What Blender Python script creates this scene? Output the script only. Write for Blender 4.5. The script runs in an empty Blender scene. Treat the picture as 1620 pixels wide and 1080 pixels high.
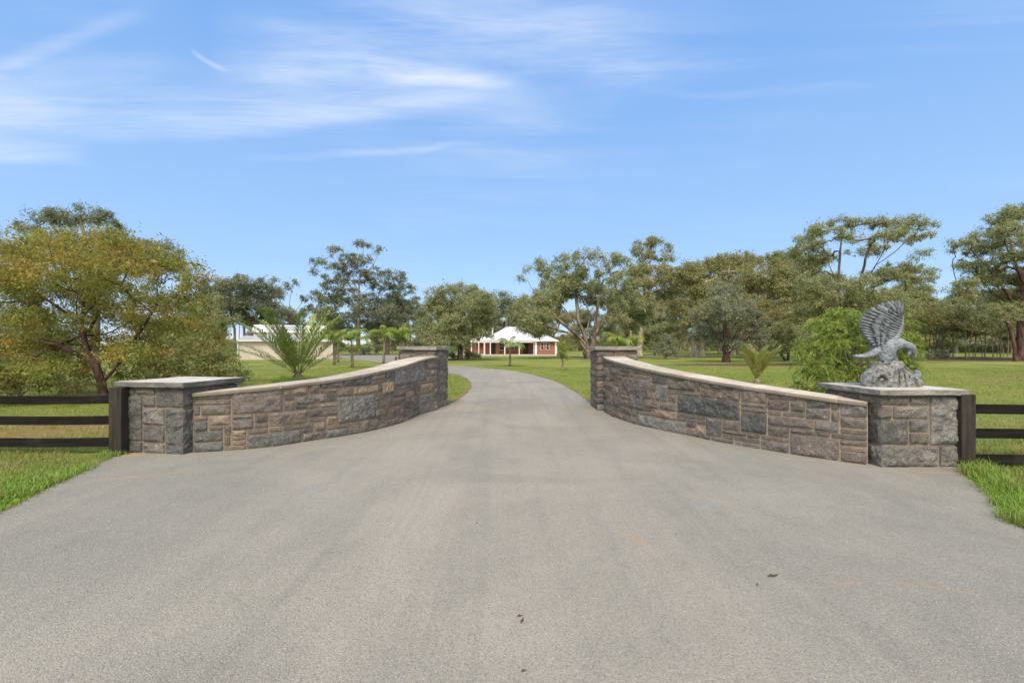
import bpy, math, random
import numpy as np
from mathutils import Vector, Matrix, noise as mnoise

C = bpy.context.scene.collection
F, HC, HOR = 720.0, 1.6, 547.0          # photo focal length in px, eye height, horizon row
R = math.radians
random.seed(7)

def gp(px, py):                          # photo pixel of a ground point -> metres
    d = F * HC / (py - HOR)
    return ((px - 810) / F * d, d)

# ------------------------------------------------------------------ objects
def tag(o, label=None, cat=None, group=None, kind=None):
    if label: o['label'] = label
    if cat: o['category'] = cat
    if group: o['group'] = group
    if kind: o['kind'] = kind
    return o

def thing(name, label, cat, loc=(0, 0, 0), rz=0, group=None):
    o = bpy.data.objects.new(name, None)
    o.empty_display_size = .2
    o.location = loc
    o.rotation_euler = (0, 0, rz)
    C.objects.link(o)
    return tag(o, label, cat, group)

def dup(root, loc, rz=0, sc=1.0, label=None, group=None):
    r = root.copy(); C.objects.link(r)
    r.location = loc; r.rotation_euler = (0, 0, rz)
    r.scale = (sc, sc, sc) if not isinstance(sc, tuple) else sc
    if label: r['label'] = label
    if group: r['group'] = group
    for ch in list(root.children):
        c = ch.copy(); C.objects.link(c); c.parent = r
        for g in ch.children:
            d = g.copy(); C.objects.link(d); d.parent = c
    return r

def np_mesh(name, V, Fc, mat, parent=None, attrs=None, smooth=False, mats=None, mi=None):
    """V (n,3); Fc (m,k) array of one face size, or a list of arrays of different sizes"""
    me = bpy.data.meshes.new(name)
    V = np.ascontiguousarray(V, dtype=np.float32)
    Fs = Fc if isinstance(Fc, list) else [Fc]
    Fs = [np.asarray(f, dtype=np.int32) for f in Fs if len(f)]
    me.vertices.add(len(V)); me.vertices.foreach_set('co', V.ravel())
    idx = np.concatenate([f.ravel() for f in Fs])
    tot = np.concatenate([np.full(len(f), f.shape[1], np.int32) for f in Fs])
    st = np.concatenate([[0], np.cumsum(tot)[:-1]]).astype(np.int32)
    me.loops.add(len(idx)); me.loops.foreach_set('vertex_index', idx)
    me.polygons.add(len(tot)); me.polygons.foreach_set('loop_start', st)
    if smooth: me.polygons.foreach_set('use_smooth', np.ones(len(tot), bool))
    for m in (mats or [mat]): me.materials.append(m)
    if mi is not None: me.polygons.foreach_set('material_index', np.asarray(mi, np.int32))
    for k, a in (attrs or {}).items():
        a = np.asarray(a, np.float32)
        if a.ndim == 1:
            at = me.attributes.new(k, 'FLOAT', 'POINT'); at.data.foreach_set('value', a)
        else:
            at = me.attributes.new(k, 'FLOAT_COLOR', 'POINT'); at.data.foreach_set('color', a.ravel())
    me.update(calc_edges=True)
    me.validate()
    o = bpy.data.objects.new(name, me); C.objects.link(o)
    if parent is not None: o.parent = parent
    return o

class MB:
    def __init__(s): s.v = []; s.f = []; s.t = []; s.m = []
    def add(s, vs, fs, tint=(1, 1, 1, 0), mi=0):
        b = len(s.v); s.v += [tuple(v) for v in vs]; s.t += [tint] * len(vs)
        for f in fs: s.f.append(tuple(b + i for i in f)); s.m.append(mi)
    def box(s, c, d, rz=0, mi=0, tilt=None):
        x, y, z = d[0] / 2, d[1] / 2, d[2] / 2
        M = Matrix.Rotation(rz, 3, 'Z')
        if tilt: M = M @ Matrix.Rotation(tilt[1], 3, tilt[0])
        vs = [Vector(c) + M @ Vector((a * x, b * y, e * z)) for e in (-1, 1) for a, b in ((-1, -1), (1, -1), (1, 1), (-1, 1))]
        s.add(vs, [(3, 2, 1, 0), (4, 5, 6, 7), (0, 1, 5, 4), (1, 2, 6, 5), (2, 3, 7, 6), (3, 0, 4, 7)], mi=mi)
    def prism(s, pts, z0, z1, mi=0):
        n = len(pts)
        s.add([(p[0], p[1], z0) for p in pts] + [(p[0], p[1], z1) for p in pts],
              [tuple(range(n))[::-1], tuple(range(n, 2 * n))] + [(i, (i + 1) % n, n + (i + 1) % n, n + i) for i in range(n)], mi=mi)
    def poly(s, pts, mi=0): s.add(pts, [tuple(range(len(pts)))], mi=mi)
    def slab(s, pts, th, mi=0):           # thick polygon, extruded against its normal
        p = [Vector(a) for a in pts]; n = (p[1] - p[0]).cross(p[2] - p[0]).normalized(); k = len(p)
        s.add(p + [a - n * th for a in p], [tuple(range(k)), tuple(range(2 * k - 1, k - 1, -1))] +
              [((i + 1) % k, i, k + i, k + (i + 1) % k) for i in range(k)], mi=mi)
    def tube(s, pts, rad, n=8, mi=0, flat=None):
        pts = [Vector(p) for p in pts]; k = len(pts)
        rad = [rad] * k if not hasattr(rad, '__len__') else rad
        vs = []; up = Vector((0, 1, .01)) if abs((pts[-1] - pts[0]).normalized().y) < .8 else Vector((1, 0, 0))
        for i, p in enumerate(pts):
            t = (pts[min(i + 1, k - 1)] - pts[max(i - 1, 0)]).normalized()
            a = t.cross(up).normalized(); b = a.cross(t).normalized()
            f = flat[i] if flat else 1
            vs += [p + (a * math.cos(q) + b * math.sin(q) * f) * rad[i] for q in [2 * math.pi * j / n for j in range(n)]]
        fs = [(i * n + j, i * n + (j + 1) % n, (i + 1) * n + (j + 1) % n, (i + 1) * n + j) for i in range(k - 1) for j in range(n)]
        fs += [tuple(range(n))[::-1], tuple(range((k - 1) * n, k * n))]
        s.add(vs, fs, mi=mi)
    def grid(s, rows, tint=(1, 1, 1, 0), mi=0, flip=False):   # rows of points
        n = len(rows[0]); vs = [p for r in rows for p in r]; fs = []
        for i in range(len(rows) - 1):
            for j in range(n - 1):
                q = (i * n + j, i * n + j + 1, (i + 1) * n + j + 1, (i + 1) * n + j)
                fs.append(q[::-1] if flip else q)
        s.add(vs, fs, tint, mi)
    def build(s, name, mat, parent=None, smooth=False, mats=None, bevel=0):
        me = bpy.data.meshes.new(name); me.from_pydata(s.v, [], s.f)
        for m in (mats or [mat]): me.materials.append(m)
        me.polygons.foreach_set('material_index', s.m)
        if smooth: me.polygons.foreach_set('use_smooth', [True] * len(s.f))
        at = me.attributes.new('tint', 'FLOAT_COLOR', 'POINT'); at.data.foreach_set('color', np.asarray(s.t, np.float32).ravel())
        me.update()
        o = bpy.data.objects.new(name, me); C.objects.link(o)
        if parent is not None: o.parent = parent
        if bevel:
            b = o.modifiers.new('b', 'BEVEL'); b.width = bevel; b.segments = 2; b.limit_method = 'ANGLE'
        return o

# ------------------------------------------------------------------ materials
class N:
    """tiny node-tree writer"""
    def __init__(s, name):
        s.m = bpy.data.materials.new(name); s.m.use_nodes = True; s.t = s.m.node_tree
        s.t.nodes.clear(); s.out = s.t.nodes.new('ShaderNodeOutputMaterial')
    def n(s, typ, ins=None, **kw):
        x = s.t.nodes.new('ShaderNode' + typ)
        for k, v in kw.items(): setattr(x, k, v)
        for k, v in (ins or {}).items(): s.set(x.inputs[k], v)
        return x
    def set(s, sock, v):
        if isinstance(v, bpy.types.NodeSocket): s.t.links.new(v, sock)
        elif hasattr(v, 'bl_idname'): s.t.links.new(v.outputs[0], sock)
        elif isinstance(v, (tuple, list)) and len(v) == 3 and sock.type == 'RGBA': sock.default_value = (*v, 1)
        else: sock.default_value = v
    def obj(s): return s.n('TexCoord').outputs['Object']
    def noise(s, scale, detail=4, rough=.55, vec=None, dist=0):
        return s.n('TexNoise', {'Vector': vec if vec is not None else s.obj(), 'Scale': scale, 'Detail': detail, 'Roughness': rough, 'Distortion': dist}).outputs[0]
    def ramp(s, v, lo, hi, a=0., b=1.):
        return s.n('MapRange', {'Value': v, 'From Min': lo, 'From Max': hi, 'To Min': a, 'To Max': b}, interpolation_type='SMOOTHSTEP').outputs[0]
    def math(s, op, a, b=0.):
        x = s.n('Math', {0: a}, operation=op)
        s.set(x.inputs[1], b); return x.outputs[0]
    def mix(s, f, a, b, mode='MIX'):
        x = s.n('Mix', data_type='RGBA', blend_type=mode)
        s.set(x.inputs[0], f); s.set(x.inputs[6], a); s.set(x.inputs[7], b); return x.outputs[2]
    def attr(s, name, out='Color'): return s.n('Attribute', attribute_name=name).outputs[out]
    def bump(s, h, st=.5, d=.02): return s.n('Bump', {'Height': h, 'Strength': st, 'Distance': d}).outputs[0]
    def bsdf(s, col, rough=.8, spec=.3, nrm=None, metal=0.):
        p = s.n('BsdfPrincipled', {'Base Color': col, 'Roughness': rough, 'Specular IOR Level': spec, 'Metallic': metal})
        if nrm is not None: s.set(p.inputs['Normal'], nrm)
        return p
    def done(s, sh): s.t.links.new(sh.outputs[0], s.out.inputs[0]); return s.m

def plain(name, col, rough=.7, spec=.3, var=.12, scale=6., bump=.0, metal=0.):
    k = N(name); nz = k.noise(scale, 5)
    c = k.mix(k.ramp(nz, .3, .7), tuple(a * (1 - var) for a in col), tuple(min(1, a * (1 + var)) for a in col))
    return k.done(k.bsdf(c, rough, spec, k.bump(k.noise(scale * 6, 5), bump) if bump else None, metal))

def m_stone():
    k = N('rock_faced_stone'); o = k.obj(); t = k.n('Attribute', attribute_name='tint')
    n1 = k.noise(5, 6, .62, o); n2 = k.noise(38, 5, .65, o); n3 = k.noise(130, 3, .6, o)
    c = k.mix(k.ramp(n1, .3, .72), k.mix(1., t.outputs[0], (.76, .75, .74), 'MULTIPLY'), k.mix(1., t.outputs[0], (1.28, 1.22, 1.14), 'MULTIPLY'))
    c = k.mix(k.ramp(n2, .35, .7), k.mix(1., c, (.72, .73, .74), 'MULTIPLY'), k.mix(1., c, (1.25, 1.24, 1.2), 'MULTIPLY'))
    rust = k.math('MULTIPLY', k.ramp(k.noise(9, 4, .6, o), .62, .74), .45)
    c = k.mix(rust, c, (.26, .17, .1))
    li = k.ramp(k.noise(48, 3, .7, o), .6, .66); big = k.ramp(k.noise(7, 3, .6, o), .48, .62)
    li = k.math('MULTIPLY', k.math('MULTIPLY', li, big), t.outputs['Alpha'])
    c = k.mix(li, c, (.62, .62, .57))
    h = k.math('ADD', n2, k.math('MULTIPLY', n3, .4))
    return k.done(k.bsdf(c, .88, .25, k.bump(h, .9, .022)))

def m_mortar(nm='mortar', f=1.):
    k = N(nm); n = k.noise(4, 5); n2 = k.noise(90, 4)
    c = k.mix(k.ramp(n, .35, .65), (.15 * f, .125 * f, .1 * f), (.25 * f, .2 * f, .145 * f))
    c = k.mix(k.math('MULTIPLY', k.ramp(n2, .4, .7), .35), c, (.32 * f, .28 * f, .22 * f))
    return k.done(k.bsdf(c, .95, .15, k.bump(n2, .5, .006)))

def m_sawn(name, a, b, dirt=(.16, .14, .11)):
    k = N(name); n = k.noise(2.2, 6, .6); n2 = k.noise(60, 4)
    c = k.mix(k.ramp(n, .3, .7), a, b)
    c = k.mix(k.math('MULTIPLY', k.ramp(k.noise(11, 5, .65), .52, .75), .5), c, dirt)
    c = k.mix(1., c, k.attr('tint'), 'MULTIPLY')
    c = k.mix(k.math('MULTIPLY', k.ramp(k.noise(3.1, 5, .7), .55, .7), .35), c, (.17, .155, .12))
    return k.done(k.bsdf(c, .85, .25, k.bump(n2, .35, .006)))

def m_asphalt():
    k = N('asphalt'); o = k.obj()
    big = k.noise(.45, 4, .55, o, 1.0); mid = k.noise(2.6, 5, .6, o); fine = k.noise(75, 2, .7, o)
    vor = k.n('TexVoronoi', {'Vector': o, 'Scale': 135.}).outputs['Distance']
    vcol = k.n('TexVoronoi', {'Vector': o, 'Scale': 135.}).outputs['Color']
    c = k.mix(k.ramp(big, .34, .66), (.236, .222, .184), (.306, .284, .23))
    # worn, dusty middle of the drive against greyer flanks
    sx = k.n('SeparateXYZ', {0: o}).outputs
    ax = k.math('ABSOLUTE', k.math('ADD', sx[0], k.math('MULTIPLY', k.math('SUBTRACT', k.noise(.35, 3, .5, o), .5), 2.6)))
    c = k.mix(k.ramp(ax, .9, 3.6, 0, .6), c, (.192, .193, .167))
    # faint long drag marks of tyres along the drive
    mp = k.n('Mapping', {'Vector': o, 'Scale': (3.2, .13, 1)})
    c = k.mix(k.math('MULTIPLY', k.ramp(k.noise(1.3, 4, .6, mp.outputs[0], .6), .46, .68), .42), c, (.19, .18, .155))
    c = k.mix(k.math('MULTIPLY', k.ramp(k.noise(1.0, 3, .5, k.n('Mapping', {'Vector': o, 'Scale': (1.1, .07, 1), 'Location': (.3, 0, 0)}).outputs[0], .4), .48, .7), .2), c, (.4, .36, .29))
    c = k.mix(k.math('MULTIPLY', k.ramp(k.noise(1.7, 5, .7, o, .8), .62, .75), .3), c, (.19, .175, .15))
    c = k.mix(k.ramp(mid, .3, .75, 0, .22), c, (.36, .33, .28))
    agg = k.n('SeparateColor', {0: vcol}).outputs[0]
    c = k.mix(k.ramp(agg, .0, .35, .5, 0), c, (.11, .105, .1))
    c = k.mix(k.ramp(agg, .84, .97, 0, .28), c, (.5, .47, .41))
    c = k.mix(k.ramp(fine, .4, .75, 0, .38), c, (.15, .145, .135))
    # ochre clay smears carried in by tyres: place, turn, half length, half width
    for (x, y, rz, a, b, s) in [(-4.5, 5.55, 28, .62, .035, .8), (-2.35, 5.35, 12, .3, .02, .5), (1.0, 3.75, -62, .2, .03, .75), (2.0, 4.75, -25, .3, .02, .6),
                                (2.25, 3.05, 15, .16, .014, .6), (2.75, 3.0, -20, .22, .02, .5), (-.55, 4.6, 5, .1, .02, .5), (3.4, 7.05, -30, .25, .025, .6), (4.0, 6.4, -20, .35, .03, .45),
                                (-5.5, 6.62, 5, .22, .09, .95), (1.95, 11.0, 70, .5, .12, .35), (-1.5, 12.4, 80, .5, .14, .7), (5.35, 5.72, -8, .45, .06, .6)]:
        q = k.n('Mapping', {'Vector': o, 'Location': (x, y, 0), 'Rotation': (0, 0, R(rz)), 'Scale': (a, b, 1.)}, vector_type='TEXTURE')
        ln = k.n('VectorMath', {0: q.outputs[0]}, operation='LENGTH').outputs['Value']
        ln = k.math('ADD', ln, k.math('MULTIPLY', k.math('SUBTRACT', k.noise(14, 4, .6, o), .5), 1.1))
        c = k.mix(k.ramp(ln, .2, 1.1, s * .8, 0), c, (.4, .225, .095))
    h = k.math('SUBTRACT', fine, k.math('MULTIPLY', vor, .9))
    return k.done(k.bsdf(c, .92, .2, k.bump(h, .5, .009)))

def m_ground():
    k = N('lawn_ground'); o = k.obj()
    big = k.noise(.16, 5, .6, o, .8); mid = k.noise(1.1, 6, .65, o); fine = k.noise(16, 5, .7, o); ff = k.noise(60, 3, .7, o)
    c = k.mix(k.ramp(big, .36, .64), (.165, .225, .042), (.28, .3, .072))
    c = k.mix(k.ramp(mid, .44, .78, 0, .5), c, (.32, .28, .11))
    c = k.mix(k.ramp(fine, .3, .62, .55, 0), c, (.095, .14, .025))
    c = k.mix(k.ramp(fine, .55, .8, 0, .4), c, (.27, .3, .085))
    # thin clay showing through at random, plus bare / mulched patches where the photo shows them
    pat = k.noise(.7, 5, .65, o, .5)
    c = k.mix(k.ramp(pat, .56, .74, 0, .55), c, (.36, .24, .12))
    c = k.mix(k.ramp(k.noise(.38, 6, .7, o, .4), .5, .68, 0, .6), c, (.34, .3, .115)); c = k.mix(k.ramp(k.noise(.09, 4, .6, o, .6), .5, .62, 0, .4), c, (.1, .165, .03))
    def patch(x, y, rx, ry, col, s=1., rz=0., w=1.0):
        nonlocal c
        q = k.n('Mapping', {'Vector': o, 'Location': (x, y, 0), 'Rotation': (0, 0, R(rz)), 'Scale': (rx, ry, 1.)}, vector_type='TEXTURE')
        ln = k.n('VectorMath', {0: q.outputs[0]}, operation='LENGTH').outputs['Value']
        ln = k.math('ADD', ln, k.math('MULTIPLY', k.math('SUBTRACT', k.noise(.9, 6, .7, o), .5), w))
        c = k.mix(k.ramp(ln, .75, 1.1, s, 0), c, k.mix(k.ramp(fine, .3, .7), tuple(a * .8 for a in col), tuple(a * 1.2 for a in col)))
    mul, cla = (.1, .068, .048), (.36, .21, .11)
    patch(18, 33.5, 6.5, 2.0, cla, .6, 3, 1.6); patch(20, 38.5, 7.5, 2.6, mul, .9, 0, 1.2); patch(30, 40, 6, 3, mul, .9); patch(24, 31, 5, 1.2, cla, .5, 0, 1.6)
    patch(19, 65, 14, 6, (.16, .13, .07), .75, 0, 1.4); patch(29, 22.5, 8, 1.0, cla, .75, 2, 1.6); patch(21, 19.6, 4.5, .5, cla, .6, 0, 1.5); patch(30, 17, 7, .6, cla, .5, -2, 1.7)
    patch(66, 55, 36, 9, mul, .95, 3, .8); patch(50, 44, 9, .9, cla, .6, 0, 1.2)
    patch(-8.0, 8.9, 4.2, .42, cla, .7, 2, 1.5); patch(-8.6, 8.2, 2.5, .3, cla, .55, 6, 1.4); patch(-7.3, 6.2, 1.6, .25, (.25, .2, .1), .5, 10, 1.3)
    patch(-6.5, 51, 6.5, 2.2, mul, .95); patch(9.5, 55.5, 4, 2.0, mul, .8); patch(3.1, 29.6, 1.0, .45, mul, .7); patch(-.1, 36, .8, .4, mul, .7)
    patch(-24, 58, 26, 3.5, (.14, .13, .07), .5); patch(-20, 82, 14, 3, (.2, .17, .08), .6); patch(-5.55, 6.62, .35, .22, (.45, .17, .07), 1.); patch(-1.62, 12.6, .25, .5, (.45, .17, .07), 1.)
    tuf = k.noise(3.2, 5, .7, o, .4)
    c = k.mix(k.ramp(tuf, .52, .68, 0, .5), c, (.085, .135, .025)); c = k.mix(k.ramp(tuf, .3, .42, .45, 0), c, (.36, .35, .14))
    h = k.math('ADD', k.math('ADD', fine, k.math('MULTIPLY', ff, .5)), k.math('MULTIPLY', tuf, 1.5))
    return k.done(k.bsdf(c, .95, .1, k.bump(h, .9, .08)))

def m_leaf(name, a, b, c3, trans=.36, spec=.2, mixc=.6):
    k = N(name)
    col = k.mix(k.attr('rnd', 'Fac'), a, b)
    col = k.mix(k.math('MULTIPLY', k.ramp(k.attr('clu', 'Fac'), .45, .95), mixc), col, c3)
    p = k.bsdf(col, .55, spec)
    t = k.n('BsdfTranslucent', {'Color': k.mix(1., col, (1.25, 1.3, .75), 'MULTIPLY')})
    return k.done(k.n('MixShader', {0: trans, 1: p.outputs[0], 2: t.outputs[0]}))

def m_bark(name, a, b, sc=5.):
    k = N(name); o = k.obj()
    v = k.n('Mapping', {'Vector': o, 'Scale': (1, 1, .22)}).outputs[0]
    n = k.noise(sc, 6, .65, v); n2 = k.noise(sc * 6, 4, .6, v)
    return k.done(k.bsdf(k.mix(k.ramp(n, .36, .66), a, b), .9, .15, k.bump(n2, .8, .03)))

M = {}
M['stone'] = m_stone(); M['mortar'] = m_mortar(); M['mortar_tan'] = m_mortar('tan_mortar', 1.3)
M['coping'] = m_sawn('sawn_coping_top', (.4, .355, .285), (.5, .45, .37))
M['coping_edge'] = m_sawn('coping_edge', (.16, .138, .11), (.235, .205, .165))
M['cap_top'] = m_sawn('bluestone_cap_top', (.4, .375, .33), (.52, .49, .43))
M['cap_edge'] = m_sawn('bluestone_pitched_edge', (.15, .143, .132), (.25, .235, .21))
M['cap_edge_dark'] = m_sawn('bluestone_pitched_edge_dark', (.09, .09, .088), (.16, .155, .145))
M['asphalt'] = m_asphalt(); M['ground'] = m_ground()
def m_wood():
    k = N('dark_stained_timber'); o = k.obj()
    v = k.n('Mapping', {'Vector': o, 'Scale': (.5, 6, 9)}).outputs[0]
    n = k.noise(3, 6, .65, v); n2 = k.noise(2.2, 4, .6, o)
    c = k.mix(k.ramp(n, .3, .7), (.006, .0055, .005), (.016, .014, .0125))
    c = k.mix(k.ramp(n2, .5, .75, 0, .5), c, (.034, .029, .025))
    return k.done(k.bsdf(c, .85, .12, k.bump(n, .5, .01)))
def m_post():
    k = N('dark_timber_post'); o = k.obj()
    v = k.n('Mapping', {'Vector': o, 'Scale': (7, 7, .6)}).outputs[0]
    n = k.noise(3, 6, .65, v); n2 = k.noise(3, 4, .6, o)
    c = k.mix(k.ramp(n, .3, .7), (.016, .013, .012), (.042, .034, .029))
    c = k.mix(k.ramp(n2, .5, .75, 0, .5), c, (.075, .06, .05))
    return k.done(k.bsdf(c, .8, .25, k.bump(n, .6, .01)))
M['wood'] = m_wood(); M['post'] = m_post()
M['gum'] = m_leaf('gum_leaves', (0.180, 0.214, 0.097), (0.326, 0.344, 0.180), (0.334, 0.310, 0.180))
M['gum_dark'] = m_leaf('dark_gum_leaves', (0.125, 0.153, 0.094), (0.236, 0.263, 0.175), (0.243, 0.220, 0.161))
M['gum_yellow'] = m_leaf('olive_gum_leaves', (0.181, 0.196, 0.075), (0.317, 0.309, 0.143), (0.341, 0.285, 0.143))
M['silver'] = m_leaf('silver_leaves', (0.169, 0.192, 0.131), (0.284, 0.304, 0.217), (0.230, 0.233, 0.152))
M['autumn'] = m_leaf('autumn_leaves', (.17, .2, .055), (.3, .29, .07), (.38, .23, .06), .38, mixc=.62)
M['under'] = m_leaf('shrub_leaves', (.12, .15, .045), (.25, .27, .09), (.24, .15, .06), .3)
M['bright'] = m_leaf('bright_feathery_leaves', (.14, .2, .035), (.27, .33, .07), (.32, .36, .09), .36)
M['hedge'] = m_leaf('glossy_shrub_leaves', (.1, .14, .06), (.21, .25, .12), (.1, .12, .05), .25, .35)
M['palm'] = m_leaf('palm_leaflets', (0.144, 0.201, 0.058), (0.264, 0.325, 0.105), (0.336, 0.330, 0.126), .25, .4, .3)
M['palm_light'] = m_leaf('light_palm_leaflets', (.15, .22, .035), (.27, .34, .07), (.3, .3, .08), .35, .3)
M['palm_dry'] = m_leaf('yellowing_palm_leaflets', (.17, .22, .055), (.34, .33, .12), (.5, .38, .24), .3, .3, .8)
M['blade'] = m_leaf('grass_blades', (.12, .23, .03), (.23, .36, .055), (.26, .27, .09), .3, .25)
M['blade_lawn'] = m_leaf('lawn_blades', (.17, .24, .04), (.28, .33, .075), (.3, .27, .11), .3, .2, .5)
M['blade_mixed'] = m_leaf('mixed_grass_blades', (.11, .19, .03), (.24, .3, .06), (.34, .28, .12), .3, .2, .8)
M['bark_dark'] = m_bark('dark_bark', (.05, .038, .032), (.14, .11, .09))
M['bark_mixed'] = m_bark('old_gum_bark', (.075, .055, .045), (.27, .22, .175), 2.2)
M['bark_grey'] = m_bark('grey_bark', (.11, .09, .075), (.24, .2, .165))
M['bark_pale'] = m_bark('pale_gum_bark', (.25, .2, .155), (.5, .44, .37))
M['bark_red'] = m_bark('reddish_bark', (.045, .026, .022), (.15, .085, .07))
M['palm_trunk'] = m_bark('palm_trunk', (.13, .09, .06), (.3, .23, .17), 9)
M['rachis'] = plain('frond_stalk', (.2, .24, .08), .6)
M['brick'] = None
# ================================================================== ground and driveway
def smooth(pts, k=3):
    pts = [Vector((p[0], p[1], 0)) for p in pts]; out = []
    for i in range(len(pts) - 1):
        p0, p1, p2, p3 = pts[max(i - 1, 0)], pts[i], pts[i + 1], pts[min(i + 2, len(pts) - 1)]
        for j in range(k):
            t = j / k
            out.append(.5 * ((2 * p1) + (p2 - p0) * t + (2 * p0 - 5 * p1 + 4 * p2 - p3) * t * t + (3 * p1 - p0 - 3 * p2 + p3) * t ** 3))
    return out + [pts[-1]]

b = MB(); S = 4000
b.poly([(-S, -S, 0), (S, -S, 0), (S, S, 0), (-S, S, 0)])
tag(b.build('ground', M['ground']), kind='structure')

Ln = [(-4.3, -40), (-4.4, -8), (-4.55, 1), (-4.75, 3.4), (-4.89, 4.35), (-5.25, 5.28), (-5.67, 6.5)]
Lm = [(-5.6, 7.0), (-4.9, 7.25), (-4.3, 7.3), (-3.65, 7.75), (-3.1, 8.5), (-2.6, 9.5), (-2.4, 10.6), (-2.2, 11.6)]
Lf = [(-1.72, 12.4), (-1.6, 13.2), (-1.5, 15), (-1.52, 16.7), (-1.68, 18.8), (-2.1, 21.7), (-2.8, 24.6), (-3.9, 27), (-5.6, 30), (-8.5, 35), (-12.1, 41.9), (-16.1, 50), (-21.9, 57.0), (-30, 60)]
Rf = [(-32, 77), (-24, 79), (-19, 77), (-16.5, 66), (-14, 54), (-10.5, 44), (-4.88, 36.6), (-.63, 30.3), (.7, 26.8), (1.5, 23), (2.02, 19.2), (2.18, 15), (2.18, 12.8), (2.2, 12)]
Rm = [(2.45, 11.3), (2.55, 10.5), (2.85, 9.4), (3.4, 8.3), (3.95, 7.5), (4.7, 6.75), (5.3, 6.4)]
Rn = [(5.92, 6.1), (5.31, 5.17), (4.72, 4.4), (4.42, 3.93), (4.2, 2), (4.2, -8), (4.2, -40)]
rg = random.Random(3)
def rough(pl, a=.035):
    o = []
    for p in pl:
        o.append((p.x + a * mnoise.noise((p.x * 1.9, p.y * 1.9, 3.)) * 1.5, p.y + a * mnoise.noise((p.x * 1.9, p.y * 1.9, 9.)) * 1.5))
    return o
DRIVE = rough(smooth(Ln, 10)) + Lm + rough(smooth(Lf, 8)) + rough(smooth(Rf, 8)) + Rm + rough(smooth(Rn, 10))
b = MB(); b.prism(DRIVE, -.05, .012)
tag(b.build('driveway', M['asphalt']), kind='structure')
rim = []
for i, p in enumerate(DRIVE):
    a, c = DRIVE[i - 1], DRIVE[(i + 1) % len(DRIVE)]; tx_, ty_ = c[0] - a[0], c[1] - a[1]; l = math.hypot(tx_, ty_) + 1e-6
    w_ = .1 + .09 * mnoise.noise((p[0] * 2.3, p[1] * 2.3, 4.)) + .07 * mnoise.noise((p[0] * 7, p[1] * 7, 8.)); rim.append((p[0] - ty_ / l * -w_ * -1, p[1] - tx_ / l * w_ * -1))
soil = plain('bare_soil_edge', (.2, .125, .075), .95, var=.35, scale=14, bump=.4)
b = MB(); b.prism(rim, -.05, .005); tag(b.build('soil_edge', soil), kind='structure')
DP = np.array(DRIVE)
def on_drive(P):
    x, y = P[:, 0], P[:, 1]; ins = np.zeros(len(P), bool); j = len(DP) - 1
    for i in range(len(DP)):
        xi, yi, xj, yj = *DP[i], *DP[j]
        if yi != yj:
            c = ((yi > y) != (yj > y)) & (x < (xj - xi) * (y - yi) / (yj - yi) + xi)
            ins ^= c
        j = i
    return ins

# ================================================================== masonry
PAL = [(.18, .15, .122), (.17, .144, .122), (.2, .168, .134), (.162, .146, .126), (.186, .156, .132), (.22, .184, .145), (.17, .154, .134), (.16, .14, .12), (.184, .152, .126)]
BLUE = [(.115, .117, .108), (.125, .124, .114), (.135, .13, .12)]
def stone_tint(rng, kind=None):
    kind = kind or rng.choices(['warm', 'blue', 'tan'], [.8, .11, .09])[0]
    c = {'warm': rng.choice(PAL), 'blue': rng.choice(BLUE), 'tan': (.27, .215, .155), 'grey': (.18, .172, .156), 'lichen': (.2, .195, .18), 'purple': (.178, .152, .132), 'speck': (.088, .092, .086)}[kind]
    v = rng.uniform(.88, 1.12)
    al = {'blue': .55, 'lichen': 1., 'speck': 1., 'grey': .5}.get(kind, .9 if rng.random() < .22 else .12)
    return (c[0] * v * .86, c[1] * v * .89, c[2] * v * .95, al)

def layout(nu, nv, presets, rng):
    """pack irregular squared stones on a module grid: returns (u0,v0,u1,v1,kind) in modules"""
    occ = [[False] * nu for _ in range(nv)]; out = []
    def put(u, v, w, h):
        for a in range(v, v + h):
            for c_ in range(u, u + w): occ[a][c_] = True
    for (u, v, w, h, kd) in presets:
        w = min(w, nu - u); h = min(h, nv - v)
        put(u, v, w, h); out.append((u, v, u + w, v + h, kd))
    cand = [(3, 1), (4, 1), (3, 2), (4, 2), (5, 2), (2, 2), (6, 2), (3, 2), (5, 1), (2, 1), (3, 1), (4, 2), (6, 3), (4, 1), (5, 2)]
    for v in range(nv):
        for u in range(nu):
            if occ[v][u]: continue
            cs = cand[:]; rng.shuffle(cs)
            for (w, h) in cs + [(2, 1), (1, 2), (1, 1)]:
                if u + w <= nu and v + h <= nv and not any(occ[a][e] for a in range(v, v + h) for e in range(u, u + w)):
                    # never leave a one-module sliver to the right
                    if u + w == nu - 1 and w < 6 and not any(occ[a][nu - 1] for a in range(v, v + h)): w += 1
                    put(u, v, w, h); out.append((u, v, u + w, v + h, None)); break
    # slivers one module wide are taken into a neighbour of the same course
    ch = True
    while ch:
        ch = False
        for a in out:
            if a[2] - a[0] > 1 or a[4]: continue
            for q in out:
                if q is not a and not q[4] and q[1] == a[1] and q[3] == a[3] and (q[2] == a[0] or q[0] == a[2]) and q[2] - q[0] < 7:
                    out.remove(a); out.remove(q); out.append((min(a[0], q[0]), a[1], max(a[2], q[2]), a[3], None)); ch = True; break
            if ch: break
    return out

def axis(a, b_, gap, step, lc, rc):
    lo = [a - .02] if lc else [a + gap, a + gap + .01]
    hi = [b_ + .02] if rc else [b_ - gap - .01, b_ - gap]
    n = max(1, int((hi[0] - lo[-1]) / step)); return lo + [lo[-1] + (hi[0] - lo[-1]) * i / n for i in range(1, n)] + hi

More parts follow.
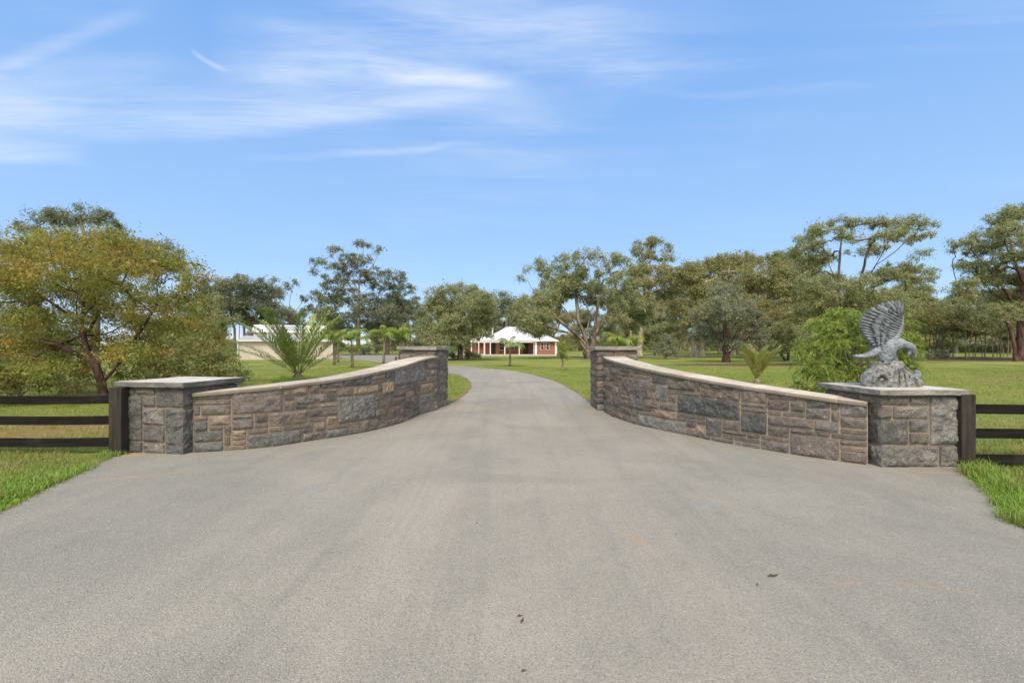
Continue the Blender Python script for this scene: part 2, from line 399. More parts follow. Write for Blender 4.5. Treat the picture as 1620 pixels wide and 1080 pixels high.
def stone_face(mb, fmap, rect, tint, rng, lc=False, rc=False, step=.028, gap=.0095, amp=.044):
    u0, v0, u1, v1 = rect
    us = axis(u0, u1, gap + rng.uniform(-.002, .004), step, lc, rc); vs = axis(v0, v1, gap + rng.uniform(-.002, .003), step, False, False)
    sd = rng.uniform(0, 90); am = amp * rng.uniform(.5, 1.25); rows = []
    tu, tv = rng.uniform(-.02, .02), rng.uniform(-.03, .03)
    for j, v in enumerate(vs):
        r = []
        for i, u in enumerate(us):
            eu = min(0 if lc else u0, u); du = min(1e9 if lc else u - u0, 1e9 if rc else u1 - u); dv = min(v - v0, v1 - v)
            e = min(1, max(0, min(du, dv) / .05))
            edge = j in (0, len(vs) - 1) or (i == 0 and not lc) or (i == len(us) - 1 and not rc)
            q = (u * 7 + sd, v * 7, sd)
            nz = mnoise.noise(q) * .6 + mnoise.noise((q[0] * 2.7, q[1] * 2.7, sd)) * .38 + mnoise.noise((q[0] * 7, q[1] * 7, sd)) * .16
            o = .012 + e * (.014 + am * (nz * .95 + .12) + tu * (u - (u0 + u1) / 2) / max(.1, u1 - u0) + tv * (v - (v0 + v1) / 2) / max(.08, v1 - v0))
            if edge: o = -.008
            elif (lc and i == 0) or (rc and i == len(us) - 1): o = .02
            jx = 0 if edge and False else mnoise.noise((u * 11, v * 11, sd + 5)) * .006
            r.append(fmap(u + (0 if (lc and i == 0) or (rc and i == len(us) - 1) else jx), v + jx * .7, o))
        rows.append(r)
    mb.grid(rows, tint, flip=False)

def rough_slab(mb, cx, cy, rz, w, d, z0, z1, amp, seed, step=.035, mi_top=0, mi_edge=1):
    """slab with sawn top and rock-pitched edge"""
    Mx = Matrix.Rotation(rz, 3, 'Z'); ring = []
    n1, n2 = max(2, int(w / step)), max(2, int(d / step))
    for i in range(n1): ring.append((-w / 2 + w * i / n1, -d / 2, 0, -1))
    for i in range(n2): ring.append((w / 2, -d / 2 + d * i / n2, 1, 0))
    for i in range(n1): ring.append((w / 2 - w * i / n1, d / 2, 0, 1))
    for i in range(n2): ring.append((-w / 2, d / 2 - d * i / n2, -1, 0))
    zs = [z0, z0 + .012, z0 + (z1 - z0) * .4, z0 + (z1 - z0) * .7, z1 - .006, z1]; k = len(ring)
    rows = []
    for zi, z in enumerate(zs):
        r = []
        for (x, y, nx, ny) in ring:
            a = amp * (mnoise.noise((x * 9 + seed, y * 9, z * 14)) + .5 * mnoise.noise((x * 24 + seed, y * 24, z * 30)))
            if zi in (0, len(zs) - 1): a = a * .5 - .006
            p = Mx @ Vector((x + nx * a, y + ny * a, 0)); r.append((cx + p.x, cy + p.y, z + (mnoise.noise((x * 3, y * 3, seed)) * .004 if zi else 0)))
        rows.append(r + [r[0]])
    mb.grid(rows, mi=mi_edge)
    mb.poly(rows[-1][:-1], mi=mi_top); mb.poly(rows[0][:-1][::-1], mi=mi_edge)

def pillar(name, label, cx, cy, rz, w, h, capw, capth, front, seed, edge, group):
    t = thing(name, label, 'gate pillar', (cx, cy, 0), rz, group)
    rng = random.Random(seed); hh = h - capth - .018
    core = MB(); core.box((0, 0, hh / 2), (w, w, hh)); core.box((0, 0, hh + .008), (w - .08, w - .08, .02)); core.build('mortar', M['mortar'], t)
    mb = MB(); A = w / 2
    for f in range(4):
        ang = f * math.pi / 2; Mx = Matrix.Rotation(ang, 3, 'Z')
        fm = lambda u, v, o: tuple(Mx @ Vector((u - A, -A - o, min(max(v, 0), hh))))
        if front: rects = [((1 - c_ if f % 2 else a) * w, (1 - d_) * hh, (1 - a if f % 2 else c_) * w, (1 - b_) * hh, kd) for (a, b_, c_, d_, kd) in front]
        else:
            nu, nv = max(6, int(w / .085)), int(hh / .08); rects = [(a * w / nu, b_ * hh / nv, c_ * w / nu, d_ * hh / nv, kd) for (a, b_, c_, d_, kd) in layout(nu, nv, [], rng)]
        for (a, b_, c_, d_, kd) in rects:
            stone_face(mb, fm, (a, b_, c_, d_), stone_tint(rng, kd or rng.choice(['blue', 'grey', None, None, None, 'lichen'])), rng, lc=a < .01, rc=c_ > w - .01, step=.022 if front else .03)
    mb.build('stonework', M['stone'], t, smooth=False)
    cb = MB(); rough_slab(cb, 0, 0, 0, capw, capw, h - capth, h, .014, seed)
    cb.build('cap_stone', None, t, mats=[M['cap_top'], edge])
    return t

FR_L = [(0, 0, .19, .11, 'grey'), (.19, 0, .54, .11, 'warm'), (.54, 0, 1, .29, 'blue'), (0, .11, .31, .82, 'blue'), (.31, .11, .54, .29, 'blue'),
        (.31, .29, .7, .57, 'grey'), (.31, .57, .7, .83, 'blue'), (.7, .29, 1, 1, 'blue'), (0, .82, .31, 1, 'blue'), (.31, .83, .7, 1, 'warm')]
FR_R = [(0, 0, .36, .13, 'warm'), (.36, 0, .63, .13, 'grey'), (.63, 0, 1, .68, 'lichen'), (0, .13, .14, .32, 'warm'), (.14, .13, .63, .32, 'grey'),
        (0, .32, .36, .68, 'blue'), (.36, .32, .63, .51, 'grey'), (.36, .51, .63, .68, 'warm'), (0, .68, .755, 1, 'grey'), (.755, .68, 1, 1, 'grey')]
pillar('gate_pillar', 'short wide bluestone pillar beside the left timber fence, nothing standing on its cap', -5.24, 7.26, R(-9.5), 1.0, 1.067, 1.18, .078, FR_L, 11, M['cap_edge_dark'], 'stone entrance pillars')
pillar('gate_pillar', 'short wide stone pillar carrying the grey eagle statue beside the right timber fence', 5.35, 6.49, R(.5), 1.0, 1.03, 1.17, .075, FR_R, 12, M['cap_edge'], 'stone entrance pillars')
pillar('gate_pillar', 'tall square stone pillar at the far end of the wall with the house number', -2.29, 11.92, R(-12), .9, 1.585, 1.06, .09, None, 13, M['cap_edge'], 'stone entrance pillars')
pillar('gate_pillar', 'tall square stone pillar at the far end of the wall without a number, before the big spreading tree', 2.6, 11.70, R(0), .95, 1.585, 1.12, .09, None, 14, M['cap_edge'], 'stone entrance pillars')

def wall(name, label, px, zpx, side, presets, seed, number=None):
    P = smooth([gp(*p) for p in px], 14)
    ln = [0.]
    for i in range(1, len(P)): ln.append(ln[-1] + (P[i] - P[i - 1]).length)
    Lt = ln[-1]
    def at(s):
        s = min(max(s, 0), Lt - 1e-5); i = 0
        while ln[i + 1] < s: i += 1
        f = (s - ln[i]) / (ln[i + 1] - ln[i]); p = P[i].lerp(P[i + 1], f)
        a = P[max(i - 1, 0)]; b_ = P[min(i + 2, len(P) - 1)]; t = (b_ - a).normalized()
        return p, t, Vector((-t.y, t.x, 0)) * side
    # coping height: from its front edge row in the photo, over the wall face at that column
    prof = []
    base = sorted((p[0], p[1]) for p in px)
    for (x, y) in zpx:
        by = np.interp(x, [q[0] for q in base], [q[1] for q in base]); d = F * HC / (by - HOR); X = (x - 810) / F * d
        s = min(range(len(P)), key=lambda i: abs(P[i].x / P[i].y - X / d)); prof.append((ln[s], HC - (y - HOR) * d / F))
    prof.sort()
    zt = lambda s: float(np.interp(s, [q[0] for q in prof], [q[1] for q in prof]))
    zt0 = zt
    zt = lambda s: sum(zt0(min(max(s + q, 0), Lt)) for q in (-.45, -.3, -.15, 0, .15, .3, .45)) / 7
    TH, CT = .46, .052
    root = thing(name, label, 'wall', tuple(P[len(P) // 2]))
    org = root.location.copy()
    def w(p, z): return (p.x - org.x, p.y - org.y, z)
    rng = random.Random(seed); core = MB(); n = 60
    fr, bk = [], []
    for i in range(n + 1):
        s = Lt * i / n; p, t, nn = at(s); z = zt(s) - CT + .004
        fr.append((w(p, -.02), w(p, z))); q = p - nn * TH; bk.append((w(q, -.02), w(q, z)))
    core.grid([[a[0] for a in fr], [a[1] for a in fr], [a[1] for a in bk], [a[0] for a in bk], [a[0] for a in fr]], flip=side < 0)
    core.poly([fr[0][0], fr[0][1], bk[0][1], bk[0][0]]); core.poly([fr[-1][0], fr[-1][1], bk[-1][1], bk[-1][0]])
    core.build('mortar', M['mortar' if side > 0 else 'mortar_tan'], root)
    mb = MB(); mu, mv = .1, .079
    nu = int(Lt / mu); mu = Lt / nu; nv = 18
    pres = []
    for (x0, x1, y0, y1, kd) in presets:      # stones singled out in the photo (px box) -> modules
        xs = np.array([p.x / p.y * F + 810 for p in P])
        sa, sb = sorted((ln[int(np.argmin(abs(xs - x0)))], ln[int(np.argmin(abs(xs - x1)))]))
        pm, _, _ = at((sa + sb) / 2); zb, za = HC - (y1 - HOR) * pm.y / F, HC - (y0 - HOR) * pm.y / F
        u, v = round(sa / mu), max(0, round(zb / mv)); pres.append((u, v, max(1, round(sb / mu) - u), max(1, round(za / mv) - v), kd))
    for back in (0, 1):
        for (a, b_, c_, d_, kd) in layout(nu, nv, [] if back else pres, rng):
            s0, s1, z0, z1 = a * mu, c_ * mu, b_ * mv, d_ * mv
            top = min(zt(s0), zt(s1)) - CT
            if z0 > max(zt(s0), zt(s1)) - CT - .03: continue
            if z1 > top - .03: z1 = max(zt(s0), zt(s1)) - CT + .02
            if back:
                def fm(u, v, o):
                    p, t, nn = at(u); q = p - nn * (TH + o); return w(q, min(max(v, 0), zt(u) - CT))
            else:
                def fm(u, v, o):
                    p, t, nn = at(u); q = p + nn * o; return w(q, min(max(v, 0), zt(u) - CT))
            tn = stone_tint(rng, kd)
            stone_face(mb, fm, (s0, z0, s1, z1), tn, rng, step=.022 if not back else .05, gap=.0075)
    mb.build('stonework', M['stone'], root)
    # coping: a run of sawn slabs with pale mortar joints
    cb = MB(); s = 0.; k = 0
    while s < Lt - .05:
        e = min(s + .62 + rng.uniform(-.05, .06), Lt)
        if Lt - e < .25: e = Lt
        rows = []; m = 7
        for j in range(m + 1):
            q = s + .004 + (e - s - .008) * j / m; p, t, nn = at(q); z = zt(q); jj = mnoise.noise((q * 9, seed, 1)) * .006; dz = mnoise.noise((q * 5, seed, 7)) * .003
            f0 = p + nn * (.05 + jj); b0 = p - nn * (TH + .05)
            rows.append([w(f0, z - CT), w(f0 + nn * .004, z - CT * .5 + dz), w(f0, z - .006 + dz), w(f0 - nn * .008, z + dz), w(b0 + nn * .008, z + dz), w(b0, z - .006), w(b0, z - CT), w(f0, z - CT)])
        nr = len(rows)
        bb = len(cb.v); cb.v += [q for r in rows for q in r]; tv = rng.uniform(.82, 1.12); cb.t += [(tv, tv * rng.uniform(.97, 1.02), tv * rng.uniform(.93, 1.02), 0)] * (8 * nr)
        for i in range(nr - 1):
            for j in range(7):
                q = (bb + i * 8 + j, bb + i * 8 + j + 1, bb + (i + 1) * 8 + j + 1, bb + (i + 1) * 8 + j)
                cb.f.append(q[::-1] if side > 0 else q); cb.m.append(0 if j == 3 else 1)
        for rr in (rows[0], rows[-1]): cb.poly(rr[:7], mi=1)
        # joint
        p, t, nn = at(e); z = zt(e) - .004
        if e < Lt - .05:
            f0, b0 = p + nn * .048, p - nn * (TH + .046)
            jq = [w(f0 - t * .006, z), w(f0 + t * .006, z), w(b0 + t * .006, z), w(b0 - t * .006, z)]; cb.slab(jq if side < 0 else jq[::-1], CT - .008, mi=2)
        s = e
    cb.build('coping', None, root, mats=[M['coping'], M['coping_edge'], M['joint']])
    if number:
        x, y, hgt = number
        i = int(np.argmin(abs(np.array([p.x / p.y * F + 810 for p in P]) - x))); p, t, nn = at(ln[i]); z = HC - (y - HOR) * p.y / F
        uu = -t if (-t).x * 1 > 0 else t                     # reading direction, left to right as seen from the drive
        pl = MB(); o = .05
        def T(a, c, e=0.): return w(p + nn * (o + e) + uu * a, z + c)
        q = [T(-.15, -.1), T(.15, -.1), T(.15, .1), T(-.15, .1)]; pl.slab(q, .05)
        plate = pl.build('number_stone', M['tan'], root)
        dg = MB(); h = hgt
        two = [(-.095, .055), (-.088, .072), (-.07, .082), (-.05, .08), (-.037, .064), (-.038, .045), (-.055, .012), (-.075, -.02), (-.098, -.07), (-.03, -.07)]
        zero = [(.065 + .034 * math.cos(a), .005 + .077 * math.sin(a)) for a in [2 * math.pi * i / 16 for i in range(17)]]
        for path in (two, zero): dg.tube([T(a, c, .006) for a, c in path], .0085, 6)
        dg.build('house_number', M['gold'], plate)
    return root

M['joint'] = plain('coping_joint', (.5, .46, .38), .9)
M['tan'] = plain('smooth_tan_stone', (.22, .185, .15), .85, var=.2, scale=20, bump=.2)
M['gold'] = plain('gilt_numerals', (.33, .26, .11), .6, .4)
LW = [(691, 648.6), (663, 656.5), (633.6, 669), (595, 680), (550.6, 689), (477.5, 700), (440, 706), (385, 711.5), (305, 716.5)]
LT = [(691, 562.8), (637.5, 577.4), (595, 587), (550.6, 596), (479.5, 606.3), (440, 609.5), (385, 615), (307, 622.5)]
RW = [(956.5, 649), (961.5, 655), (985, 664.5), (1009, 672), (1050, 681.5), (1088, 689), (1130, 698), (1177, 706.5), (1240, 717), (1324, 729.6), (1373, 736)]
RT = [(957, 563), (989, 574), (1056, 589), (1106, 598), (1164, 608), (1229, 617), (1306, 628.5), (1375, 637.5)]
wall('curved_stone_wall', 'low curved stone wall sweeping down to the left, carrying the gilt house number', LW, LT, 1,
     [(530, 591, 627, 666, 'lichen'), (624, 670, 575, 605, 'lichen'), (551, 598, 667, 688, 'purple'), (598, 636, 658, 676, 'purple'), (512, 547, 676, 694, 'grey'), (386, 473, 684, 711, 'blue'),
      (363, 450, 624, 657, 'purple'), (560, 600, 610, 624, 'tan'), (604, 622, 604, 622, 'tan'), (311, 360, 641, 659, 'purple'), (663, 684, 622, 655, 'grey')], 21, number=(613, 612, .16))
wall('curved_stone_wall', 'low curved stone wall sweeping down to the right towards the eagle statue, with a long white-speckled dark block', RW, RT, -1,
     [(1072, 1172, 629, 662, 'speck'), (985, 1033, 598, 626, 'purple'), (1010, 1085, 658, 688, 'lichen'), (1243, 1322, 693, 728, 'purple'), (1175, 1217, 653, 684, 'blue'), (1114, 1140, 662, 690, 'blue'),
      (1268, 1312, 643, 659, 'grey'), (1333, 1372, 641, 657, 'grey'), (1035, 1056, 608, 631, 'grey'), (995, 1020, 625, 648, 'blue'), (1160, 1200, 690, 703, 'warm'), (1284, 1324, 664, 682, 'grey'), (1332, 1371, 715, 732, 'purple')], 22)

# ================================================================== post and rail fences
def fence(name, label, x0, y0, dx, rails, ph, n):
    t = thing(name, label, 'fence', (x0, y0, 0)); sg = 1 if dx > 0 else -1
    for i in range(n):
        q = MB(); q.box((i * dx, .0 if i == 0 else .06, ph / 2 - .1), (.185, .15 if i == 0 else .12, ph + .2))
        q.build('post', M['post'], t, bevel=.008)
    for i in range(n - 1):
        for j, (z0, z1) in enumerate(rails):
            q = MB(); ln = abs(dx) - (.19 if i == 0 else 0.0); rr = random.Random(i * 7 + j); k = 14
            xa = sg * (.095 if i == 0 else 0) + i * dx; rows = []
            for a in range(k + 1):
                x = xa + sg * ln * a / k; sag = -.012 * math.sin(math.pi * a / k) + mnoise.noise((x, j * 3., i)) * .006
                y = -.01 if i else .0
                rows.append([(x, y - .02, z0 + sag), (x, y + .02, z0 + sag), (x, y + .02, z1 + sag - .004), (x, y - .02, z1 + sag), (x, y - .02, z0 + sag)])
            q.grid(rows, flip=sg < 0); q.poly(rows[0][:4]); q.poly(rows[-1][:4])
            q.build('rail', M['wood'], t)
    return t
zz = lambda y, d: HC - (y - HOR) * d / F
dl, dr = 6.72, 5.93
fence('timber_fence', 'dark stained post and rail fence running off to the left of the bare-topped pillar', (186.5 - 810) / F * dl, dl + .02, -2.6,
      [(zz(638, dl), zz(625, dl)), (zz(671, dl), zz(657.3, dl)), (zz(706, dl), zz(692, dl))], zz(612.5, dl), 4)
fence('timber_fence', 'dark stained post and rail fence running off to the right beside the eagle pillar', (1530 - 810) / F * dr, dr + .05, 2.6,
      [(zz(655, dr), zz(639.5, dr)), (zz(693.5, dr), zz(678, dr)), (zz(735, dr), zz(719, dr))], zz(623.5, dr), 4)

# ================================================================== grass
def blades(name, label, region, dens, hgt, wid, mat, seed, patchy=.0, lean=.55, keep=None):
    r = np.random.default_rng(seed); (x0, y0, x1, y1) = region
    n = int(abs(x1 - x0) * abs(y1 - y0) * dens); P = np.c_[r.uniform(x0, x1, n), r.uniform(y0, y1, n)]
    k = ~on_drive(P + r.normal(0, .035, (n, 2)))
    if keep is not None: k &= keep(P)
    if patchy:
        q = np.sin(P[:, 0] * 1.7 + 2 * np.sin(P[:, 1] * 1.1)) + np.sin(P[:, 1] * 2.3 + 1.5 * np.sin(P[:, 0] * .9)) + r.normal(0, .7, n)
        k &= q > -1.6 + patchy
    P = P[k]; n = len(P)
    clump = .5 + .5 * np.sin(P[:, 0] * 5.3 + 3 * np.sin(P[:, 1] * 3.1)) * np.sin(P[:, 1] * 4.7 + 2 * np.sin(P[:, 0] * 2.2))
    h = hgt * r.uniform(.45, 1.15, n) * (.65 + .7 * clump); a = r.uniform(0, 2 * np.pi, n); ln = r.uniform(.1, lean, n) * h * 1.3
    dx, dy = np.cos(a), np.sin(a); wd = wid * r.uniform(.6, 1.3, n)
    V = np.zeros((n, 5, 3)); B = np.c_[P, np.full(n, -.005)]; sx = np.c_[-dy, dx, np.zeros(n)] * wd[:, None] / 2
    mid = B + np.c_[dx * ln * .35, dy * ln * .35, h * .6]; tip = B + np.c_[dx * ln, dy * ln, h * r.uniform(.75, 1.0, n)]
    V[:, 0] = B - sx; V[:, 1] = B + sx; V[:, 2] = mid - sx * .8; V[:, 3] = mid + sx * .8; V[:, 4] = tip
    i = np.arange(n)[:, None] * 5
    rn = np.repeat(r.uniform(0, 1, n), 5); cl = np.repeat(np.clip(clump * .6 + r.uniform(0, .5, n), 0, 1), 5)
    o = np_mesh(name, V.reshape(-1, 3), [i + np.array([0, 1, 3, 2]), i + np.array([2, 3, 4])], mat, attrs={'rnd': rn, 'clu': cl})
    return tag(o, label, 'grass', kind='stuff')
edgeL = lambda P: (P[:, 1] < 7.4) & ~((P[:, 0] > -5.95) & (P[:, 1] > 6.72))
blades('grass', 'rough green grass on the verge outside the left fence', (-10, 2.6, -4.3, 7.2), 2300, .06, .006, M['blade_mixed'], 1, 1.35, .9, edgeL)
blades('grass', 'long green grass on the verge outside the right fence', (4.1, 2.2, 9.5, 6.9), 3400, .1, .0055, M['blade_mixed'], 2, .3, .9, lambda P: ~((P[:, 0] < 5.9) & (P[:, 1] > 5.95)))
# taller tuft hugging the asphalt edge and post feet
blades('grass', 'taller weedy fringe of grass along the asphalt edge by the left fence', (-6.6, 3.6, -4.5, 6.95), 3600, .1, .009, M['blade'], 5, 0, .9,
       lambda P: edgeL(P) & (np.abs(P[:, 0] - np.interp(P[:, 1], [3.4, 4.35, 5.28, 6.58], [-4.75, -4.89, -5.25, -5.67])) < .3 + .3 * np.sin(P[:, 1] * 3.7 + 1) * np.sin(P[:, 0] * 4.1)))
blades('grass', 'taller tufts of grass along the asphalt edge by the right fence', (4.3, 3.3, 6.6, 6.05), 3000, .15, .006, M['blade'], 6, 0, .9,
       lambda P: (np.abs(P[:, 0] - np.interp(P[:, 1], [3.4, 3.93, 5.17, 6.0], [4.4, 4.42, 5.31, 5.86])) < .4) & ~((P[:, 0] < 5.86) & (P[:, 1] > 5.95)))
notwall = lambda P: ~((P[:, 1] < 12.6) & (np.abs(P[:, 0]) < 1.2 + (12.6 - P[:, 1]) * .2)) & (P[:, 1] > 7.0)
insL = lambda P: (P[:, 0] < -6.0 + np.clip(P[:, 1] - 8.2, 0, 4) * .85) | (P[:, 1] > 12.4)
insR = lambda P: (P[:, 0] > 6.0 - np.clip(P[:, 1] - 6.9, 0, 5) * .62) | (P[:, 1] > 12.4)
blades('lawn_grass', 'mown lawn grass inside the left wall and fence', (-22, 6.9, -1.0, 13.5), 420, .06, .008, M['blade_lawn'], 7, .7, .8, insL)
blades('lawn_grass', 'mown lawn grass inside the right wall and fence', (1.6, 6.3, 26, 13.5), 480, .055, .008, M['blade_lawn'], 8, .5, .8, insR)
blades('lawn_grass', 'mown lawn grass beside the drive beyond the tall pillars', (-14, 13.5, 22, 34), 260, .065, .012, M['blade_lawn'], 9, .3, .8)

blades('lawn_grass', 'mown paddock grass in the open field right of the eagle', (22, 13.5, 48, 34), 130, .07, .014, M['blade_mixed'], 10, .9, .8)
# ================================================================== trees
def leaf_mesh(name, P, A, L, W, mat, parent, rnd, clu, rng):
    n = len(P); s = rng.normal(size=(n, 3)); s = np.cross(A, s); s /= np.linalg.norm(s, axis=1, keepdims=True) + 1e-9
    sv = np.exp(rng.normal(0, .32, n)); L = (L * sv)[:, None]; W = (W * sv * rng.uniform(.75, 1.25, n))[:, None]
    V = np.stack([P, P + A * L * .45 + s * W * .5, P + A * L, P + A * L * .45 - s * W * .5], 1).reshape(-1, 3)
    return np_mesh(name, V, np.arange(4 * n).reshape(n, 4), mat, parent, {'rnd': np.repeat(rnd, 4), 'clu': np.repeat(clu, 4)})

def tubes_np(name, Pa, Pb, ra, rb, mat, parent, k=6):
    d = Pb - Pa; l = np.linalg.norm(d, axis=1, keepdims=True) + 1e-9; d = d / l
    ref = np.where(np.abs(d[:, 2:3]) > .9, np.array([[1., 0, 0]]), np.array([[0, 0, 1.]]))
    u = np.cross(d, ref); u /= np.linalg.norm(u, axis=1, keepdims=True) + 1e-9; v = np.cross(d, u)
    n = len(Pa); V = np.zeros((n, 2, k, 3))
    for j in range(k):
        a = 2 * math.pi * j / k; o = u * math.cos(a) + v * math.sin(a)
        V[:, 0, j] = Pa - d * ra[:, None] * .35 + o * ra[:, None]; V[:, 1, j] = Pb + d * rb[:, None] * .35 + o * rb[:, None]
    b0 = np.arange(n)[:, None] * 2 * k; j = np.arange(k); j2 = (j + 1) % k
    Fq = np.stack([b0 + j, b0 + j2, b0 + k + j2, b0 + k + j], -1).reshape(-1, 4)
    return np_mesh(name, V.reshape(-1, 3), Fq, mat, parent, smooth=True)

def tree(name, label, cat, bx, d, lobes, limbs, leaf='gum', bark='bark_grey', group=None, seed=1, rc=None, L=None, W=None, dens=1.25, cover=1.3,
         r0=.2, depth=.75, droop=.6, part='crown', spray=False, spread=1.0, flatc=.8, up=0., rmin=None, fill=.55):
    rng = np.random.default_rng(seed); k = d / F; bX = (bx - 810) * k
    t = thing(name, label, cat, (bX, d, 0), 0, group)
    toX = lambda x: (x - bx) * k
    toZ = lambda y: HC + (HOR - y) * k
    rc = (rc or max(.3, .0125 * d * .9)) * (1. if spray else .92); dens *= 1.75; cover *= .74; L = L or max(.1, d * .0036); W = W or L * .36
    Cn = []; 
    widths = [abs(toX(l[0])) for l in lobes]; half = max(widths) * depth + .3
    for l in lobes:
        cx, rx, rz = toX(l[0]), l[2] * k, l[3] * k
        ry = max(min(rx, 2.6 * rz), rx * .6)
        oy = l[4] * k if len(l) > 4 else rng.uniform(-1, 1) * half * math.sqrt(max(0, 1 - (cx / (max(widths) + .5)) ** 2)) * .8
        g = (d + oy) / d; cx = (l[0] - 810) / F * (d + oy) - bX; cz = HC + (HOR - l[1]) * (d + oy) / F; rx *= g; rz *= g
        n = max(2, int(round(dens * (rx * rz * 3.14 + .5 * rx * ry) / (3.14 * rc * rc))))
        p = rng.normal(size=(n, 3)); p /= np.linalg.norm(p, axis=1, keepdims=True); p *= rng.uniform(.45, 1, (n, 1)) ** .6
        p[:, 2] = np.where(p[:, 2] < -.2, p[:, 2] * .7, p[:, 2])
        Cn.append(p * np.maximum(np.array([rx, ry, rz]) * 1.04 - rc * .15, rc * .4) + np.array([cx, oy, cz]))
    Cn = np.concatenate(Cn)
    if fill:                                   # clumps bridging neighbouring lobes
        na = len(Cn); ex = []
        for _ in range(int(na * fill)):
            a = Cn[rng.integers(na)]; dd = np.linalg.norm((Cn - a) * np.array([1, .6, 1.3]), axis=1)
            nb = np.where((dd > rc * 1.2) & (dd < rc * 5.5))[0]
            if len(nb): ex.append(a + (Cn[rng.choice(nb)] - a) * rng.uniform(.3, .7) + rng.normal(size=3) * rc * .35)
        if ex: Cn = np.concatenate([Cn, np.array(ex)])
    Cn[:, 2] = np.maximum(Cn[:, 2], .12)
    # skeleton
    nodes = [np.array([0., 0, 0])]; par = [-1]; isl = [True]
    def addpath(pts, start=None):
        cur = start
        for p in pts:
            p = np.asarray(p, float)
            if cur is None:
                cur = int(np.argmin(np.linalg.norm(np.array(nodes) - p, axis=1)));
                if np.linalg.norm(nodes[cur] - p) < .05: continue
            a = nodes[cur]; m = max(1, int(np.linalg.norm(p - a) / max(.25, .012 * d)))
            for i in range(1, m + 1):
                q = a + (p - a) * i / m + (rng.normal(size=3) * .03 * np.linalg.norm(p - a) / m if i < m else 0)
                nodes.append(q); par.append(cur); cur = len(nodes) - 1
        return cur
    for li, lm in enumerate(limbs):
        oy = 0. if li == 0 else rng.uniform(-1, 1)
        pts = []; first = li == 0
        for i, q in enumerate(lm):
            y = (q[2] * k if len(q) > 2 else oy * i * .25 * half / max(1, len(lm)))
            pts.append(((q[0] - 810) / F * (d + y) - bX, y, max(0, HC + (HOR - q[1]) * (d + y) / F)))
        if li == 0: addpath(pts[1:], 0)
        else: addpath(pts)
    nl = len(nodes); r_l = len(nodes)
    tr = nodes[min(nl - 1, max(1, nl // 2))]
    order = np.argsort(np.linalg.norm(Cn - np.array(nodes[:nl]).mean(0), axis=1))
    tips = np.zeros(len(Cn), int)
    for ci in order:
        c = Cn[ci]; A = np.array(nodes); df = c - A; dist = np.linalg.norm(df, axis=1)
        cost = dist + np.maximum(0, A[:, 2] - c[2]) * .9 + (A[:, 2] < .25 * c[2]) * dist * .5
        cost[0] += 1e3 if nl > 2 else 0
        a = int(np.argmin(cost)); p0 = nodes[a]; g = nodes[a] - nodes[par[a]] if par[a] >= 0 else np.array([0, 0, 1.])
        g = g / (np.linalg.norm(g) + 1e-6); D = np.linalg.norm(c - p0); m = max(1, min(7, int(D / max(.3, rc * .7)))); cur = a
        for i in range(1, m + 1):
            s = i / m; q = p0 + (c - p0) * s + g * D * .22 * s * (1 - s) * 2 + np.array([0, 0, D * .18 * s * (1 - s)]) + rng.normal(size=3) * .04 * D * (i < m)
            nodes.append(q); par.append(cur); cur = len(nodes) - 1
        tips[ci] = cur
    cnt = np.zeros(len(nodes))
    for x in tips: cnt[x] += 1
    for i in range(len(nodes) - 1, 0, -1): cnt[par[i]] += cnt[i]
    rad = r0 * (np.maximum(cnt, .4) / max(1, cnt[0])) ** .56
    for i in range(nl): rad[i] = max(rad[i], r0 * .1)
    rad = np.maximum(rad, rmin if rmin else .00055 * d)
    NA = np.array(nodes); pi = np.array(par[1:]); ci = np.arange(1, len(nodes))
    ra = np.minimum(rad[pi], rad[ci] * 1.35 + .004); flare = pi == 0; ra = np.where(flare, rad[ci] * 1.45, ra)
    tubes_np('trunk', NA[pi], NA[ci], ra, rad[ci], M[bark], t, 7 if d < 30 else 5)
    # leaves
    m = int(cover * 3.14 * rc * rc / (L * W * .55)); nC = len(Cn)
    clu = rng.uniform(0, 1, nC)
    if spray:
        tw = 9; per = max(6, m // tw)
        c = np.repeat(Cn, tw * per, 0); n = len(c)
        tid = np.repeat(np.arange(nC * tw), per); s = np.tile(np.linspace(.08, 1, per), nC * tw)
        dr = rng.normal(size=(nC * tw, 3)); out = np.repeat(Cn - Cn.mean(0), tw, 0); out /= np.linalg.norm(out, axis=1, keepdims=True) + 1e-6
        dr = dr * .75 + out * .8; dr[:, 2] = dr[:, 2] * .6 + .15; dr /= np.linalg.norm(dr, axis=1, keepdims=True); ln = rc * rng.uniform(.8, 1.7, nC * tw)
        P = c + dr[tid] * (ln[tid] * s)[:, None]; P[:, 2] -= (s ** 2) * ln[tid] * .55
        P += rng.normal(size=(n, 3)) * rc * .035
        A = dr[tid] * .8 + rng.normal(size=(n, 3)) * .5; A[:, 2] -= .4 + s * .6
        cl = np.repeat(np.repeat(clu, tw) * .5 + rng.uniform(0, .5, nC * tw), per)
    else:
        n = nC * m; c = np.repeat(Cn, m, 0)
        p = rng.normal(size=(n, 3)); p /= np.linalg.norm(p, axis=1, keepdims=True); p *= rng.uniform(.05, 1, (n, 1)) ** .5
        p[:, 2] = np.where(p[:, 2] < 0, p[:, 2] * .75, p[:, 2])
        sz = np.repeat(rng.uniform(.65, 1.3, nC), m)[:, None]
        # each clump is itself a handful of tufts, so its outline stays ragged
        tf = rng.normal(size=(nC, 7, 3)); tf /= np.linalg.norm(tf, axis=2, keepdims=True); tfi = tf[np.repeat(np.arange(nC), m), rng.integers(0, 7, n)]
        p = p * .55 + tfi * .66; wide = rng.random((n, 1)) < .28; p = np.where(wide, p * 1.6, p)
        P = c + p * sz * np.array([rc, rc, rc * flatc]) * spread
